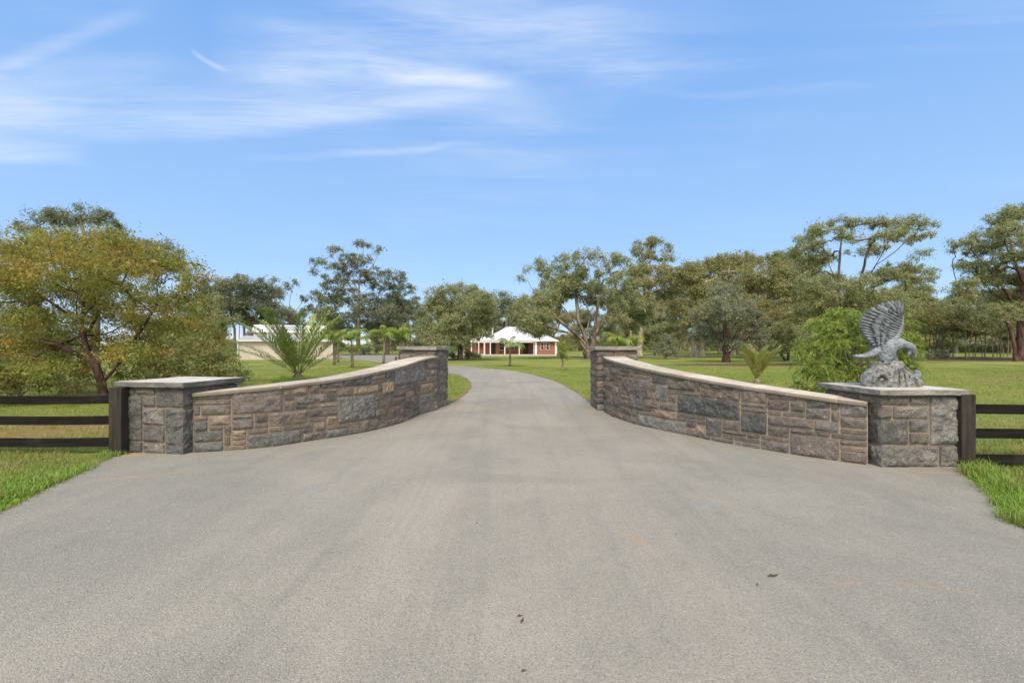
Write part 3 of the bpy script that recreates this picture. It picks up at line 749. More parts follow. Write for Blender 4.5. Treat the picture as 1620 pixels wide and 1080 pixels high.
        A = rng.normal(size=(n, 3)); A /= np.linalg.norm(A, axis=1, keepdims=True); A[:, 2] += up - droop * rng.uniform(.3, 1.6, n)
        cl = np.repeat(clu, m)
    A /= np.linalg.norm(A, axis=1, keepdims=True) + 1e-9
    P[:, 2] = np.maximum(P[:, 2], .03)
    leaf_mesh(part, P, A, L, W, M[leaf], t, rng.uniform(0, 1, len(P)), cl, rng)
    return t

def E(*a): return [tuple(q) for q in a]
# ---- left: autumn-tinted tree and shrubs behind the fence
tree('autumn_tree', 'low spreading tree with yellow and orange leaves and forked trunk behind the left fence', 'tree', 166, 13.5,
     E((60, 415, 95, 50), (150, 400, 85, 38), (225, 410, 55, 40), (268, 450, 50, 45), (200, 465, 85, 45), (90, 475, 90, 45), (20, 510, 60, 40), (285, 500, 42, 42), (-70, 440, 85, 70), (240, 520, 60, 38),
       (50, 550, 60, 28), (150, 384, 55, 14), (60, 394, 60, 18), (310, 540, 35, 28), (-60, 520, 60, 40), (130, 510, 40, 20), (205, 560, 35, 18), (120, 440, 60, 35), (30, 450, 50, 40), (180, 505, 50, 30), (250, 490, 45, 35), (60, 590, 55, 18), (0, 580, 45, 25), (255, 565, 35, 20), (290, 565, 30, 20), (100, 412, 50, 26), (20, 405, 45, 32), (150, 540, 50, 24, 60), (95, 555, 42, 20, 70), (225, 545, 40, 24, 60), (190, 580, 30, 14, 80), (120, 590, 34, 14, 90), (300, 465, 22, 25), (200, 385, 45, 16)),
     [[(166, 632), (160, 605), (152, 580), (135, 545), (128, 515), (132, 480), (140, 430)], [(160, 608), (180, 585), (202, 552), (225, 520), (255, 470)], [(128, 515), (100, 492), (60, 465), (20, 450)],
      [(132, 500), (165, 460), (185, 420), (187, 395)], [(150, 575), (90, 545), (30, 535), (-20, 540)]], 'autumn', 'bark_red', seed=3, rc=.4, L=.076, W=.025, r0=.115, dens=.72, cover=.9, depth=.5, droop=.5, fill=.5)
tree('bushy_tree', 'dense olive-green bushy tree filling the gap right of the autumn-tinted tree', 'tree', 285, 17,
     E((250, 520, 40, 30), (300, 530, 40, 30), (275, 560, 50, 26), (325, 562, 30, 24), (235, 560, 35, 26), (300, 500, 30, 20), (345, 580, 26, 20), (270, 590, 60, 18), (220, 590, 40, 18), (335, 530, 22, 18)),
     [[(285, 613), (284, 580), (275, 540)], [(285, 600), (310, 560), (325, 540)], [(284, 595), (255, 560)]], 'under', 'bark_grey', seed=33, rc=.36, L=.07, W=.026, r0=.1, dens=.9, cover=.95, droop=.3)
tree('gum_tree', 'olive gum closing the gap behind the silvery multi-stemmed tree', 'tree', 1160, 82,
     E((1100, 425, 26, 10), (1140, 418, 26, 10), (1180, 420, 26, 10), (1120, 450, 34, 14), (1165, 450, 34, 14), (1205, 455, 26, 14), (1090, 475, 26, 14), (1140, 485, 36, 16), (1195, 490, 30, 16), (1110, 510, 30, 14), (1170, 515, 34, 14)),
     [[(1160, 561), (1160, 520), (1150, 470), (1140, 425)], [(1158, 500), (1185, 460), (1190, 425)]], 'gum', 'bark_pale', seed=36, r0=.4, rc=.85)
tree('gum_tree', 'broad olive gum behind the forked gum, left of its dark limbs', 'tree', 1270, 62,
     E((1240, 420, 26, 14), (1280, 415, 26, 14), (1265, 445, 34, 16), (1310, 450, 34, 18), (1235, 465, 26, 16), (1290, 480, 40, 18), (1340, 470, 34, 18), (1385, 480, 34, 18), (1430, 485, 34, 18), (1250, 505, 34, 16), (1320, 510, 40, 16), (1400, 515, 40, 16), (1465, 500, 26, 16), (1450, 455, 24, 14)),
     [[(1270, 566), (1272, 520), (1275, 470), (1278, 420)], [(1273, 510), (1320, 470)], [(1275, 515), (1350, 490), (1420, 480)]], 'gum_yellow', 'bark_grey', seed=37, r0=.42, rc=.72)
tree('bushy_tree', 'dense dark green bushy tree behind the left end of the fence, under the autumn-tinted crown', 'tree', 40, 18,
     E((0, 500, 50, 30), (60, 520, 50, 30), (20, 555, 55, 26), (90, 560, 36, 22), (-50, 540, 60, 36), (50, 590, 60, 18), (-30, 590, 60, 18), (110, 590, 26, 14), (-80, 500, 50, 36)),
     [[(40, 611), (38, 580), (25, 540)], [(40, 600), (70, 560)], [(38, 590), (-10, 550)]], 'gum', 'bark_grey', seed=34, rc=.38, L=.07, W=.026, r0=.1, dens=.9, cover=.9, droop=.3)
tree('shrub', 'leafy yellow-green shrub behind the bare-topped left pillar', 'shrub', 320, 11.6,
     E((265, 572, 32, 24), (310, 560, 36, 26), (345, 580, 34, 22), (285, 598, 40, 14), (335, 605, 40, 14), (376, 596, 20, 14), (250, 600, 30, 14), (360, 565, 20, 16), (290, 540, 25, 20)),
     [[(320, 645), (315, 610), (300, 575)], [(318, 620), (345, 590)], [(316, 615), (275, 590)]], 'under', 'bark_grey', seed=4, rc=.2, L=.055, W=.022, r0=.05, dens=1.0, cover=.9, droop=.1, part='foliage')
tree('shrub', 'low dark scrubby bush with reddish tips at the left edge behind the fence', 'shrub', 35, 12.4,
     E((0, 572, 40, 28), (50, 590, 38, 24), (90, 606, 34, 16), (-50, 575, 45, 34), (15, 610, 40, 16), (135, 612, 26, 12), (-40, 612, 40, 14)),
     [[(35, 641), (30, 610), (10, 580)], [(32, 625), (70, 605)]], 'under', 'bark_grey', seed=5, rc=.22, L=.06, W=.022, r0=.05, dens=1.0, cover=.95, droop=.1, part='foliage')
# ---- gums on the left
tree('tall_gum_tree', 'tall dark gum tree rising behind the autumn-tinted tree', 'tree', 150, 38,
     E((85, 345, 38, 15), (125, 338, 42, 14), (165, 356, 28, 10), (55, 362, 26, 10), (190, 372, 14, 7), (222, 392, 34, 14), (262, 395, 30, 16), (245, 420, 40, 18), (284, 420, 14, 16), (195, 425, 35, 20), (150, 400, 60, 30), (90, 400, 45, 30), (296, 432, 8, 6)),
     [[(150, 577), (152, 500), (148, 440), (140, 390), (128, 350)], [(150, 470), (190, 430), (240, 400), (265, 395)], [(148, 430), (110, 390), (80, 355)]], 'gum_dark', 'bark_grey', seed=6, r0=.3, dens=1.1, rc=.5, fill=.1)
tree('gum_tree', 'wide flat-topped gum tree left of the cream shed, on several thin trunks', 'tree', 385, 72,
     E((340, 450, 26, 10), (385, 447, 42, 10), (418, 462, 32, 13), (360, 470, 35, 16), (400, 482, 42, 16), (340, 492, 24, 16), (430, 490, 24, 14), (375, 500, 28, 12), (412, 508, 24, 10)),
     [[(385, 563), (386, 520), (392, 480), (400, 455)], [(372, 562), (371, 520), (362, 485), (348, 458)], [(395, 562), (398, 520), (415, 480)], [(378, 540), (380, 500), (375, 460)]], 'gum_dark', 'bark_grey', seed=7, r0=.3, dens=1.5, rc=.8)
tree('gum_tree', 'low ragged gum tree at the left end of the cream shed', 'tree', 345, 66, E((335, 480, 20, 18), (322, 505, 18, 20), (350, 505, 22, 18), (338, 528, 24, 14), (318, 475, 12, 12)),
     [[(345, 564), (343, 530), (338, 490)]], 'gum', 'bark_grey', seed=8, r0=.22, rc=.75)
tree('sparse_gum_tree', 'thin sparse gum tree with wispy sprays above the cream shed', 'tree', 455, 80,
     E((434, 443, 9, 4), (455, 452, 10, 5), (470, 448, 8, 5), (443, 466, 12, 6), (480, 472, 8, 8), (458, 498, 18, 9), (488, 492, 14, 11), (430, 505, 18, 12), (470, 515, 20, 10), (440, 520, 20, 10)),
     [[(455, 562), (456, 520), (458, 480), (462, 452)], [(456, 500), (440, 470), (434, 446)], [(457, 505), (478, 478)]], 'gum_dark', 'bark_grey', seed=9, r0=.2, dens=1.0, rc=.6, fill=0)
tree('tall_gum_tree', 'tallest airy gum with separate leaf tufts on a straight trunk behind the shed', 'tree', 566, 78,
     E((574, 386, 17, 5), (600, 398, 8, 8), (537, 393, 16, 5), (506, 412, 15, 5), (520, 418, 14, 7), (550, 402, 12, 6), (497, 428, 6, 3), (515, 437, 8, 6), (545, 420, 22, 10), (572, 410, 20, 7), (590, 430, 20, 10), (560, 440, 30, 14), (530, 452, 22, 12), (518, 472, 22, 13), (500, 470, 14, 10), (562, 470, 36, 14), (538, 495, 38, 14), (592, 490, 32, 16), (560, 515, 34, 12), (512, 498, 20, 12)),
     [[(566, 563), (567, 500), (568, 450), (572, 420), (575, 390)], [(568, 460), (545, 430), (525, 405), (508, 412)], [(569, 440), (590, 420), (600, 400)], [(567, 490), (535, 470), (515, 440)], [(567, 470), (590, 450), (592, 432)]], 'gum_dark', 'bark_grey', seed=10, r0=.38, dens=1.1, rc=.7, fill=.2)
tree('gum_tree', 'rounded dark gum right of the tallest airy gum', 'tree', 612, 84,
     E((624, 436, 20, 9), (604, 452, 22, 11), (640, 456, 18, 11), (655, 474, 7, 11), (620, 475, 33, 14), (600, 497, 28, 14), (640, 498, 20, 14), (630, 520, 30, 12), (600, 520, 25, 10)),
     [[(612, 562), (614, 510), (620, 470), (625, 440)], [(614, 500), (640, 470)], [(613, 505), (602, 465)]], 'gum_dark', 'bark_grey', seed=11, r0=.32, dens=1.2, rc=.75, fill=.3)
tree('she_oak', 'dense bushy grey-green tree with dark trunk beside the house verandah', 'tree', 727, 52,
     E((684, 468, 15, 11), (705, 458, 16, 9), (735, 458, 20, 11), (760, 468, 18, 11), (775, 482, 11, 10), (700, 486, 30, 16), (745, 488, 33, 18), (680, 514, 22, 18), (715, 516, 33, 20), (752, 515, 26, 20), (700, 540, 28, 13), (738, 538, 22, 11), (774, 503, 13, 15), (768, 528, 13, 12), (672, 535, 14, 12)),
     [[(727, 569), (729, 540), (733, 510), (738, 475)], [(730, 530), (708, 500), (700, 470)], [(732, 520), (758, 490)]], 'gum', 'bark_dark', seed=12, r0=.3, dens=1.35, cover=1.5, rc=.62, droop=.9)
tree('gum_tree', 'distant gum rising behind the white roof of the brick house', 'tree', 802, 95,
     E((790, 468, 11, 6), (806, 476, 13, 7), (822, 484, 10, 7), (795, 494, 22, 13), (820, 504, 20, 13), (800, 518, 25, 12), (775, 478, 8, 6)), [[(802, 560), (802, 510), (805, 478)], [(802, 500), (820, 485)], [(802, 505), (790, 470)]], 'gum_dark', 'bark_grey', seed=13, r0=.35, rc=.95)
# ---- centre and right
tree('spreading_gum', 'broad old gum leaning left with many bare pale limbs in front of the house', 'tree', 934, 57,
     E((836, 424, 7, 5), (821, 441, 5, 3), (856, 418, 11, 11), (888, 411, 12, 8), (917, 405, 12, 7), (942, 404, 14, 6), (976, 410, 19, 12), (885, 436, 33, 18), (933, 430, 22, 17), (967, 438, 20, 19), (995, 450, 20, 12), (853, 470, 24, 15), (824, 492, 22, 18), (840, 514, 26, 15), (892, 466, 28, 15), (950, 472, 34, 18), (990, 482, 28, 16), (975, 505, 22, 11), (865, 500, 24, 12), (806, 498, 8, 6), (1005, 500, 20, 12), (915, 450, 20, 14), (858, 525, 14, 8), (828, 515, 15, 9), (842, 525, 10, 6), (853, 529, 7, 5), (812, 505, 9, 6), (900, 448, 26, 16), (950, 455, 26, 14), (1010, 470, 26, 14), (1030, 495, 22, 12), (870, 455, 20, 12), (1000, 515, 24, 9)),
     [[(934, 567), (928, 556), (922, 546), (913, 533), (898, 526), (880, 521), (866, 517)], [(924, 549), (916, 525), (906, 505), (893, 488), (875, 470)], [(931, 560), (927, 530), (934, 500), (926, 478), (910, 455)], [(934, 562), (940, 535), (942, 505), (947, 475), (955, 440)], [(941, 530), (955, 508), (985, 492)],
      [(908, 528), (888, 512), (872, 502)], [(915, 522), (900, 508), (880, 500), (862, 495)], [(928, 540), (915, 505), (912, 470), (905, 435)], [(930, 550), (918, 535), (900, 518), (884, 506), (868, 490)], [(942, 515), (965, 495), (995, 470)]], 'gum', 'bark_mixed', seed=14, r0=.52, dens=1.3, rc=.68, depth=.5, fill=.55)
tree('tall_gum_tree', 'tall gum with two thick pale trunks behind the right tall pillar', 'tree', 1012, 75,
     E((1020, 384, 17, 6), (1040, 380, 13, 5), (1055, 390, 9, 6), (1062, 411, 3, 5), (1004, 394, 10, 6), (1015, 404, 14, 6), (1035, 407, 19, 8), (1005, 425, 20, 11), (1040, 428, 24, 11), (1060, 438, 20, 11), (1015, 448, 28, 12), (1050, 458, 28, 12), (1022, 482, 32, 13), (1058, 488, 28, 13)),
     [[(1012, 562), (1014, 530), (1017, 505), (1020, 460), (1030, 410)], [(998, 562), (998, 530), (999, 505), (1008, 460), (1012, 410)], [(1018, 470), (1045, 440), (1052, 400)]], 'gum_yellow', 'bark_pale', seed=15, r0=.5, dens=1.35, rc=.8, fill=.7)
tree('gum_tree', 'gum with a pale trunk near the blue-grey shrub', 'tree', 1098, 66,
     E((1084, 420, 16, 6), (1125, 416, 18, 7), (1150, 410, 20, 6), (1175, 406, 18, 5), (1194, 411, 12, 6), (1110, 434, 28, 10), (1158, 428, 28, 12), (1094, 458, 23, 14), (1130, 458, 33, 15), (1180, 455, 28, 15), (1110, 488, 28, 14), (1085, 508, 22, 10), (1065, 440, 14, 12)),
     [[(1098, 565), (1099, 535), (1101, 505), (1110, 460), (1120, 430)], [(1101, 500), (1130, 460), (1165, 425)], [(1100, 505), (1090, 460)]], 'gum_yellow', 'bark_pale', seed=16, r0=.42, dens=1.35, rc=.75, fill=.9)
tree('gum_tree', 'gum with a slender pale trunk just right of the gum near the blue-grey shrub', 'tree', 1111, 70,
     E((1120, 470, 26, 12), (1105, 490, 24, 12), (1135, 492, 24, 12), (1118, 510, 26, 10)), [[(1111, 563), (1112, 530), (1115, 495), (1120, 470)]], 'gum', 'bark_pale', seed=17, r0=.36, rc=.8)
tree('gum_tree', 'dense olive gum between the silvery multi-stemmed tree and the tall forked gum', 'tree', 1205, 58,
     E((1215, 412, 17, 10), (1240, 402, 19, 9), (1200, 438, 28, 15), (1245, 428, 28, 17), (1225, 458, 38, 19), (1180, 478, 33, 16), (1258, 468, 33, 20), (1225, 498, 42, 17), (1190, 518, 28, 12), (1250, 520, 25, 14), (1268, 440, 20, 16)),
     [[(1205, 567), (1207, 520), (1215, 470), (1225, 425)], [(1209, 510), (1240, 470), (1245, 425)], [(1207, 520), (1185, 480)]], 'gum_yellow', 'bark_grey', seed=18, r0=.4, dens=1.3, rc=.72, fill=.9)
tree('silver_mallee', 'silvery blue-green multi-stemmed tree standing on brown mulch', 'tree', 1149, 44,
     E((1150, 462, 22, 12), (1128, 482, 22, 13), (1172, 484, 22, 13), (1104, 500, 16, 12), (1198, 505, 18, 13), (1150, 498, 28, 14), (1118, 525, 24, 14), (1185, 528, 24, 13), (1148, 528, 24, 11), (1096, 535, 12, 9), (1208, 540, 12, 8), (1135, 545, 16, 7), (1170, 546, 16, 7), (1140, 448, 10, 7)),
     [[(1149, 573), (1150, 555), (1148, 530), (1146, 490)], [(1150, 566), (1160, 535), (1178, 500)], [(1148, 564), (1136, 535), (1120, 510)], [(1150, 560), (1168, 545), (1190, 525)], [(1148, 566), (1142, 540), (1133, 500)]], 'silver', 'bark_red', seed=19, r0=.34, dens=1.1, rc=.5)
tree('scrub_tree', 'small brownish scrub tree on mulch left of the bright green bush', 'tree', 1247, 49,
     E((1235, 518, 26, 12), (1255, 533, 24, 13), (1214, 538, 18, 11), (1240, 548, 28, 10), (1272, 525, 18, 14)), [[(1247, 570), (1248, 550), (1240, 525)], [(1247, 560), (1228, 540)], [(1243, 572), (1232, 556), (1222, 545)]], 'gum', 'bark_dark', seed=20, r0=.2, rc=.55)
tree('forked_gum', 'tall gum with widely forked dark limbs and broad crown above the bright green bush', 'tree', 1325, 38,
     E((1335, 354, 25, 9), (1300, 364, 20, 9), (1280, 382, 22, 11), (1262, 398, 18, 13), (1345, 373, 18, 7), (1395, 352, 28, 8), (1430, 350, 22, 7), (1456, 357, 18, 9), (1470, 371, 7, 8), (1402, 373, 30, 9), (1440, 379, 20, 8), (1382, 394, 22, 9), (1455, 399, 12, 6), (1290, 408, 28, 14), (1274, 430, 23, 12), (1265, 453, 26, 16), (1300, 446, 20, 12), (1425, 424, 28, 12), (1450, 438, 28, 13), (1400, 438, 35, 13), (1360, 448, 28, 14), (1476, 439, 9, 5), (1340, 474, 48, 16), (1290, 488, 38, 16), (1400, 468, 38, 14), (1450, 463, 28, 14), (1350, 500, 50, 14), (1420, 490, 36, 12)),
     [[(1325, 578), (1326, 520), (1326, 470), (1327, 430), (1329, 400), (1333, 362)], [(1326, 530), (1345, 488), (1368, 450), (1388, 415), (1405, 385), (1430, 360)], [(1326, 455), (1314, 425), (1304, 395), (1300, 370)], [(1348, 482), (1362, 440), (1372, 400), (1392, 360)], [(1385, 420), (1420, 395), (1450, 368)], [(1326, 505), (1300, 470), (1275, 435)], [(1358, 465), (1400, 445), (1440, 432)]],
     'gum', 'bark_dark', seed=21, r0=.3, dens=1.4, rc=.48, depth=.55, fill=.4)
tree('edge_gum', 'big leafy gum cut off by the right edge of the view', 'tree', 1617, 50,
     E((1600, 338, 28, 12), (1640, 332, 40, 16), (1575, 358, 24, 11), (1610, 363, 30, 14), (1550, 376, 21, 9), (1526, 384, 14, 7), (1508, 395, 6, 5), (1580, 388, 33, 11), (1545, 399, 24, 9), (1620, 398, 38, 16), (1560, 423, 28, 11), (1530, 419, 15, 11), (1525, 448, 17, 9), (1552, 448, 24, 12), (1590, 438, 33, 15), (1640, 438, 38, 20), (1575, 468, 33, 12), (1532, 468, 13, 9), (1620, 473, 28, 14), (1680, 380, 50, 40), (1690, 450, 40, 30), (1740, 400, 40, 40)),
     [[(1617, 570), (1616, 520), (1618, 470), (1625, 420), (1640, 360)], [(1617, 500), (1590, 460), (1560, 420), (1535, 395)], [(1620, 450), (1600, 400), (1595, 350)], [(1618, 480), (1660, 430), (1690, 390)]], 'gum', 'bark_red', seed=22, r0=.45, dens=1.35, rc=.56, depth=.6, fill=.3)
tree('slender_tree', 'slender leaning tree with a brown trunk just inside the right edge', 'tree', 1607, 47, E((1590, 500, 16, 9), (1575, 488, 14, 8), (1604, 486, 14, 8)), [[(1607, 571), (1604, 545), (1598, 520), (1588, 495)]], 'gum', 'bark_red', seed=23, r0=.18, rc=.55)
# bright green feathery bush behind the eagle
tree('feathery_bush', 'bright lime-green feathery bush behind the eagle statue', 'bush', 1345, 9.2,
     E((1340, 512, 44, 20), (1380, 512, 40, 20), (1305, 540, 30, 22), (1355, 545, 55, 28), (1410, 545, 26, 26), (1295, 572, 26, 22), (1335, 585, 45, 22), (1395, 590, 35, 22), (1428, 540, 14, 14), (1360, 500, 34, 10), (1302, 520, 16, 12), (1285, 560, 12, 12), (1320, 612, 45, 20), (1385, 622, 45, 22), (1430, 590, 18, 22)),
     [[(1345, 672), (1345, 620), (1348, 570), (1350, 520)], [(1345, 640), (1310, 590), (1295, 550)], [(1345, 630), (1385, 580), (1400, 550)]], 'bright', 'bark_grey', seed=24, rc=.23, L=.05, W=.013, r0=.05, dens=1.6, cover=1.0, spray=True, part='foliage', depth=.8)
# small shrubs
G = 'low shrubs on the lawn'
tree('shrub', 'rounded blue-grey shrub alone on the lawn right of the tall right pillar', 'shrub', 1053, 55, E((1053, 545, 14, 10), (1046, 556, 16, 9), (1062, 557, 14, 8), (1054, 536, 9, 6)), [[(1053, 568), (1053, 550)]], 'silver', 'bark_grey', G, 31, rc=.4, r0=.08, part='foliage')
tree('shrub', 'low spreading grey-green shrub on mulch right of the eagle', 'shrub', 1483, 57, E((1470, 561, 9, 4), (1485, 559, 13, 5), (1498, 562, 8, 4)), [[(1483, 567), (1483, 560)]], 'silver', 'bark_grey', G, 32, rc=.4, r0=.06, part='foliage')
for i, (x, d, y, r, lb) in enumerate([(715, 53, 562, 8, 'pale-flecked garden shrub left of the dark trunk by the house'), (743, 53.5, 563, 9, 'garden shrub in front of the lantern pier'), (755, 52, 565, 6.5, 'smallest garden shrub, nearest the verandah post')]):
    tree('garden_shrub', lb, 'shrub', x, d, E((x - r * .4, y, r * .6, r * .6), (x + r * .4, y, r * .6, r * .6), (x, y - r * .5, r * .5, r * .4)), [[(x, 569), (x, y)]], 'hedge', 'bark_grey', 'garden shrubs by the house', 40 + i, rc=.3, r0=.05, part='foliage')
for i, (x, d, y, r, lb) in enumerate([(558, 76, 552, 9, 'pale green round bush behind the asphalt yard'), (578, 80, 555, 8, 'dark low bush behind the asphalt yard'), (596, 82, 554, 6, 'small bush at the back of the asphalt yard'), (520, 74, 553, 8, 'low bush at the right end of the shed'), (672, 70, 553, 10, 'dark bush behind the left tall pillar')]):
    tree('garden_shrub', lb, 'shrub', x, d, E((x - r * .4, y, r * .7, r * .6), (x + r * .5, y, r * .7, r * .6)), [[(x, 562), (x, y)]], 'under' if i == 0 else 'gum_dark', 'bark_grey', 'bushes behind the yard', 50 + i, rc=.5, r0=.05, part='foliage')
tree('lawn_sapling', 'round light-green sapling on a thin stem on the lawn before the house', 'sapling', 890, 29.5, E((888, 546, 7, 6), (894, 549, 7, 7), (889, 556, 9, 7), (893, 564, 7, 6), (886, 562, 5, 5)), [[(890, 586), (890, 570), (890, 548)]], 'palm_light', 'bark_grey', None, 60, rc=.17, L=.09, W=.022, r0=.05, dens=1.2, cover=1.0)

# thin trees in a row on the mulch bed to the right
row = [(1478, 64, .9, 'bark_pale'), (1491, 66, 1.05, 'bark_pale'), (1508, 62, .9, 'bark_grey'), (1528, 60, .85, 'bark_grey'), (1543, 61, .8, 'bark_dark'), (1558, 63, .9, 'bark_grey'), (1571, 60, .85, 'bark_dark'), (1583, 62, .9, 'bark_grey'), (1594, 65, 1.0, 'bark_grey'), (1465, 70, 1.05, 'bark_grey')]
row0 = tree('thin_gum', 'thin-stemmed young gum in the row on the mulch bed at the right', 'tree', 1528, 60, E((1518, 492, 18, 11), (1540, 500, 18, 11), (1528, 478, 16, 9), (1512, 512, 14, 8), (1545, 520, 13, 8), (1530, 515, 16, 9)),
     [[(1528, 569), (1527, 540), (1529, 500), (1528, 478)], [(1527, 530), (1516, 500)], [(1533, 569), (1535, 540), (1542, 505)]], 'gum', 'bark_grey', 'row of thin gums on the mulch', 61, r0=.09, dens=1.0, rc=.6, cover=1.05)
for i, (x, d, s, bk) in enumerate(row):
    if i == 3: continue
    dup(row0, ((x - 810) / F * d, d, 0), i * 1.9, s, label='thin-stemmed young gum in the row on the mulch bed at the right')

# belt of woodland behind everything, each tree its own copy of one of three kinds
GB = 'woodland gums far behind the lawn'
proto = []
for i, (lf, bk) in enumerate([('gum_dark', 'bark_grey'), ('gum', 'bark_pale'), ('gum_yellow', 'bark_grey')]):
    rr = random.Random(70 + i)
    lob = [(810 + rr.uniform(-36, 36), 490 + rr.uniform(-52, 22), rr.uniform(14, 26), rr.uniform(9, 15)) for _ in range(14)] + [(810 + rr.uniform(-34, 34), 530 + rr.uniform(-10, 14), rr.uniform(10, 18), rr.uniform(8, 12)) for _ in range(5)]
    proto.append((lob, lf, bk))
lbs = ['dark gum in the far woodland belt behind the lawn', 'grey-green gum in the far woodland belt behind the lawn', 'olive gum in the far woodland belt behind the lawn']
rr = random.Random(5); src = {}
spots = []
for x in list(range(1030, 1640, 27)): spots.append((x + rr.uniform(-8, 8), rr.uniform(84, 125), rr.uniform(.75, 1.05)))
for x in range(640, 1030, 30): spots.append((x + rr.uniform(-8, 8), rr.uniform(105, 140), rr.uniform(.8, 1.0)))
for x in (-40, 10, 60, 300, 325, 410, 505, 530, 470, 590, 620): spots.append((x + rr.uniform(-8, 8), rr.uniform(95, 140), rr.uniform(.55, .85)))
for x in (1660, 1720, 1790, -110, -190): spots.append((x, rr.uniform(70, 110), 1.))
for i, (x, d, s) in enumerate(spots):
    kd = rr.choice([0, 1, 1, 2])
    if kd not in src:
        lob, lf, bk = proto[kd]
        src[kd] = tree('woodland_gum', lbs[kd], 'tree', 810, 85, lob, [[(810, 560.5), (808, 530), (812, 490), (810, 450)], [(809, 525), (790, 490), (785, 465)], [(810, 520), (835, 485), (838, 465)], [(815, 560.5), (820, 525), (826, 490)]], lf, bk, GB, 80 + kd, r0=.34, dens=1.25, rc=1.0, cover=1.15)
        src[kd].location = ((x - 810) / F * d, d, 0); src[kd].scale = (s, s, s); src[kd].rotation_euler[2] = rr.uniform(0, 6)
    else: dup(src[kd], ((x - 810) / F * d, d, 0), rr.uniform(0, 6), (s, s, s * rr.uniform(.85, 1.1)), label=lbs[kd])
# low mass of scrub closing the horizon
rs = np.random.default_rng(9); n = 110000
th = rs.uniform(-1.3, 1.3, n); hh = 3.2 + 1.8 * np.sin(th * 23 + 2 * np.sin(th * 7)) + 1.2 * np.sin(th * 61); hh = np.maximum(hh, 1.6) * np.where(th < -.3, .75, np.where(th > .66, 1.0, 1.9))
rd = rs.uniform(150, 172, n); z = hh * rs.uniform(0, 1, n) ** .8 + .1
P = np.c_[np.sin(th) * rd, np.cos(th) * rd, z]; A = rs.normal(size=(n, 3)); A /= np.linalg.norm(A, axis=1, keepdims=True)
tag(leaf_mesh('distant_scrub', P, A, .75, .4, M['gum'], None, rs.uniform(0, 1, n), np.clip(.5 + .5 * np.sin(th * 40), 0, 1), rs), 'low grey-green mass of far scrub closing the horizon under the trees', 'scrub', kind='stuff')

# ================================================================== palms
def frond(parent, base, az, el, ln, mat, seed, droop=.35, lw=.42, wd=.036, pairs=46, nm='frond', vee=.55, hang=.25, mb_out=None, stalk=.14):
    rng = np.random.default_rng(seed); S = 16
    pts = []; p = np.array(base, float); e = el
    for i in range(S + 1):
        pts.append(p.copy()); e = el - droop * (i / S) ** 1.7
        p = p + np.array([math.cos(az) * math.cos(e), math.sin(az) * math.cos(e), math.sin(e)]) * ln / S
    pts = np.array(pts); s = np.linspace(stalk, .995, pairs)
    ix = s * S; i0 = np.minimum(ix.astype(int), S - 1); f = (ix - i0)[:, None]
    c = pts[i0] * (1 - f) + pts[i0 + 1] * f; t = pts[i0 + 1] - pts[i0]; t /= np.linalg.norm(t, axis=1, keepdims=True)
    sd = np.array([-math.sin(az), math.cos(az), 0.]); nrm = np.cross(np.broadcast_to(sd, t.shape), -t); nrm /= np.linalg.norm(nrm, axis=1, keepdims=True)
    prof = lw * (np.sin(np.clip((s - stalk * .6) / (1 - stalk * .6), 0, 1) ** .7 * math.pi * .93) ** .6 * .95 + .08)
    V = []; 
    for sg in (-1, 1):
        dv = sd * sg * (.72 - .3 * s[:, None]) + t * (.55 + .5 * s[:, None]) + nrm * vee * rng.uniform(.6, 1.4, (pairs, 1)) + rng.normal(size=(pairs, 3)) * .07
        dv /= np.linalg.norm(dv, axis=1, keepdims=True); L = (prof * rng.uniform(.85, 1.1, pairs))[:, None]
        wv = np.cross(dv, nrm); wv /= np.linalg.norm(wv, axis=1, keepdims=True)
        tip = c + dv * L; tip[:, 2] -= hang * L[:, 0]; md = c + dv * L * .5; md[:, 2] -= hang * L[:, 0] * .18
        V += [np.stack([c, md + wv * wd * .5, tip, md - wv * wd * .5], 1)]
    V = np.concatenate(V).reshape(-1, 3)
    # stalk: three-sided tapering tube
    rr_ = np.linspace(.028, .005, S + 1)[:, None] * (ln / 3)
    ring = np.stack([pts + sd * rr_, pts - sd * rr_, pts + np.array([0, 0, 1.]) * rr_ * .9], 1).reshape(-1, 3)
    b0 = np.arange(S)[:, None] * 3; j = np.arange(3)
    Fr = np.stack([b0 + j, b0 + (j + 1) % 3, b0 + 3 + (j + 1) % 3, b0 + 3 + j], -1).reshape(-1, 4)
    if mb_out is not None: mb_out.append((V, ring, Fr)); return
    return fr_build(nm, [(V, ring, Fr)], mat, parent, rng)
def fr_build(nm, parts, mat, parent, rng):
    Vs, Fs, mi, off, rn, cl = [], [], [], 0, [], []
    for (V, ring, Fr) in parts:
        q = len(V) // 4; Vs += [V, ring]; Fs += [np.arange(4 * q).reshape(q, 4) + off, Fr + off + len(V)]; off += len(V) + len(ring)
        mi += [0] * q + [1] * len(Fr); g = rng.uniform(0, 1)
        rn += list(np.repeat(rng.uniform(0, 1, q), 4)) + [0] * len(ring); cl += [g] * (len(V) + len(ring))
    return np_mesh(nm, np.concatenate(Vs), np.concatenate(Fs), None, parent, {'rnd': np.array(rn), 'clu': np.array(cl)}, mats=[M[mat], M['rachis']], mi=mi)

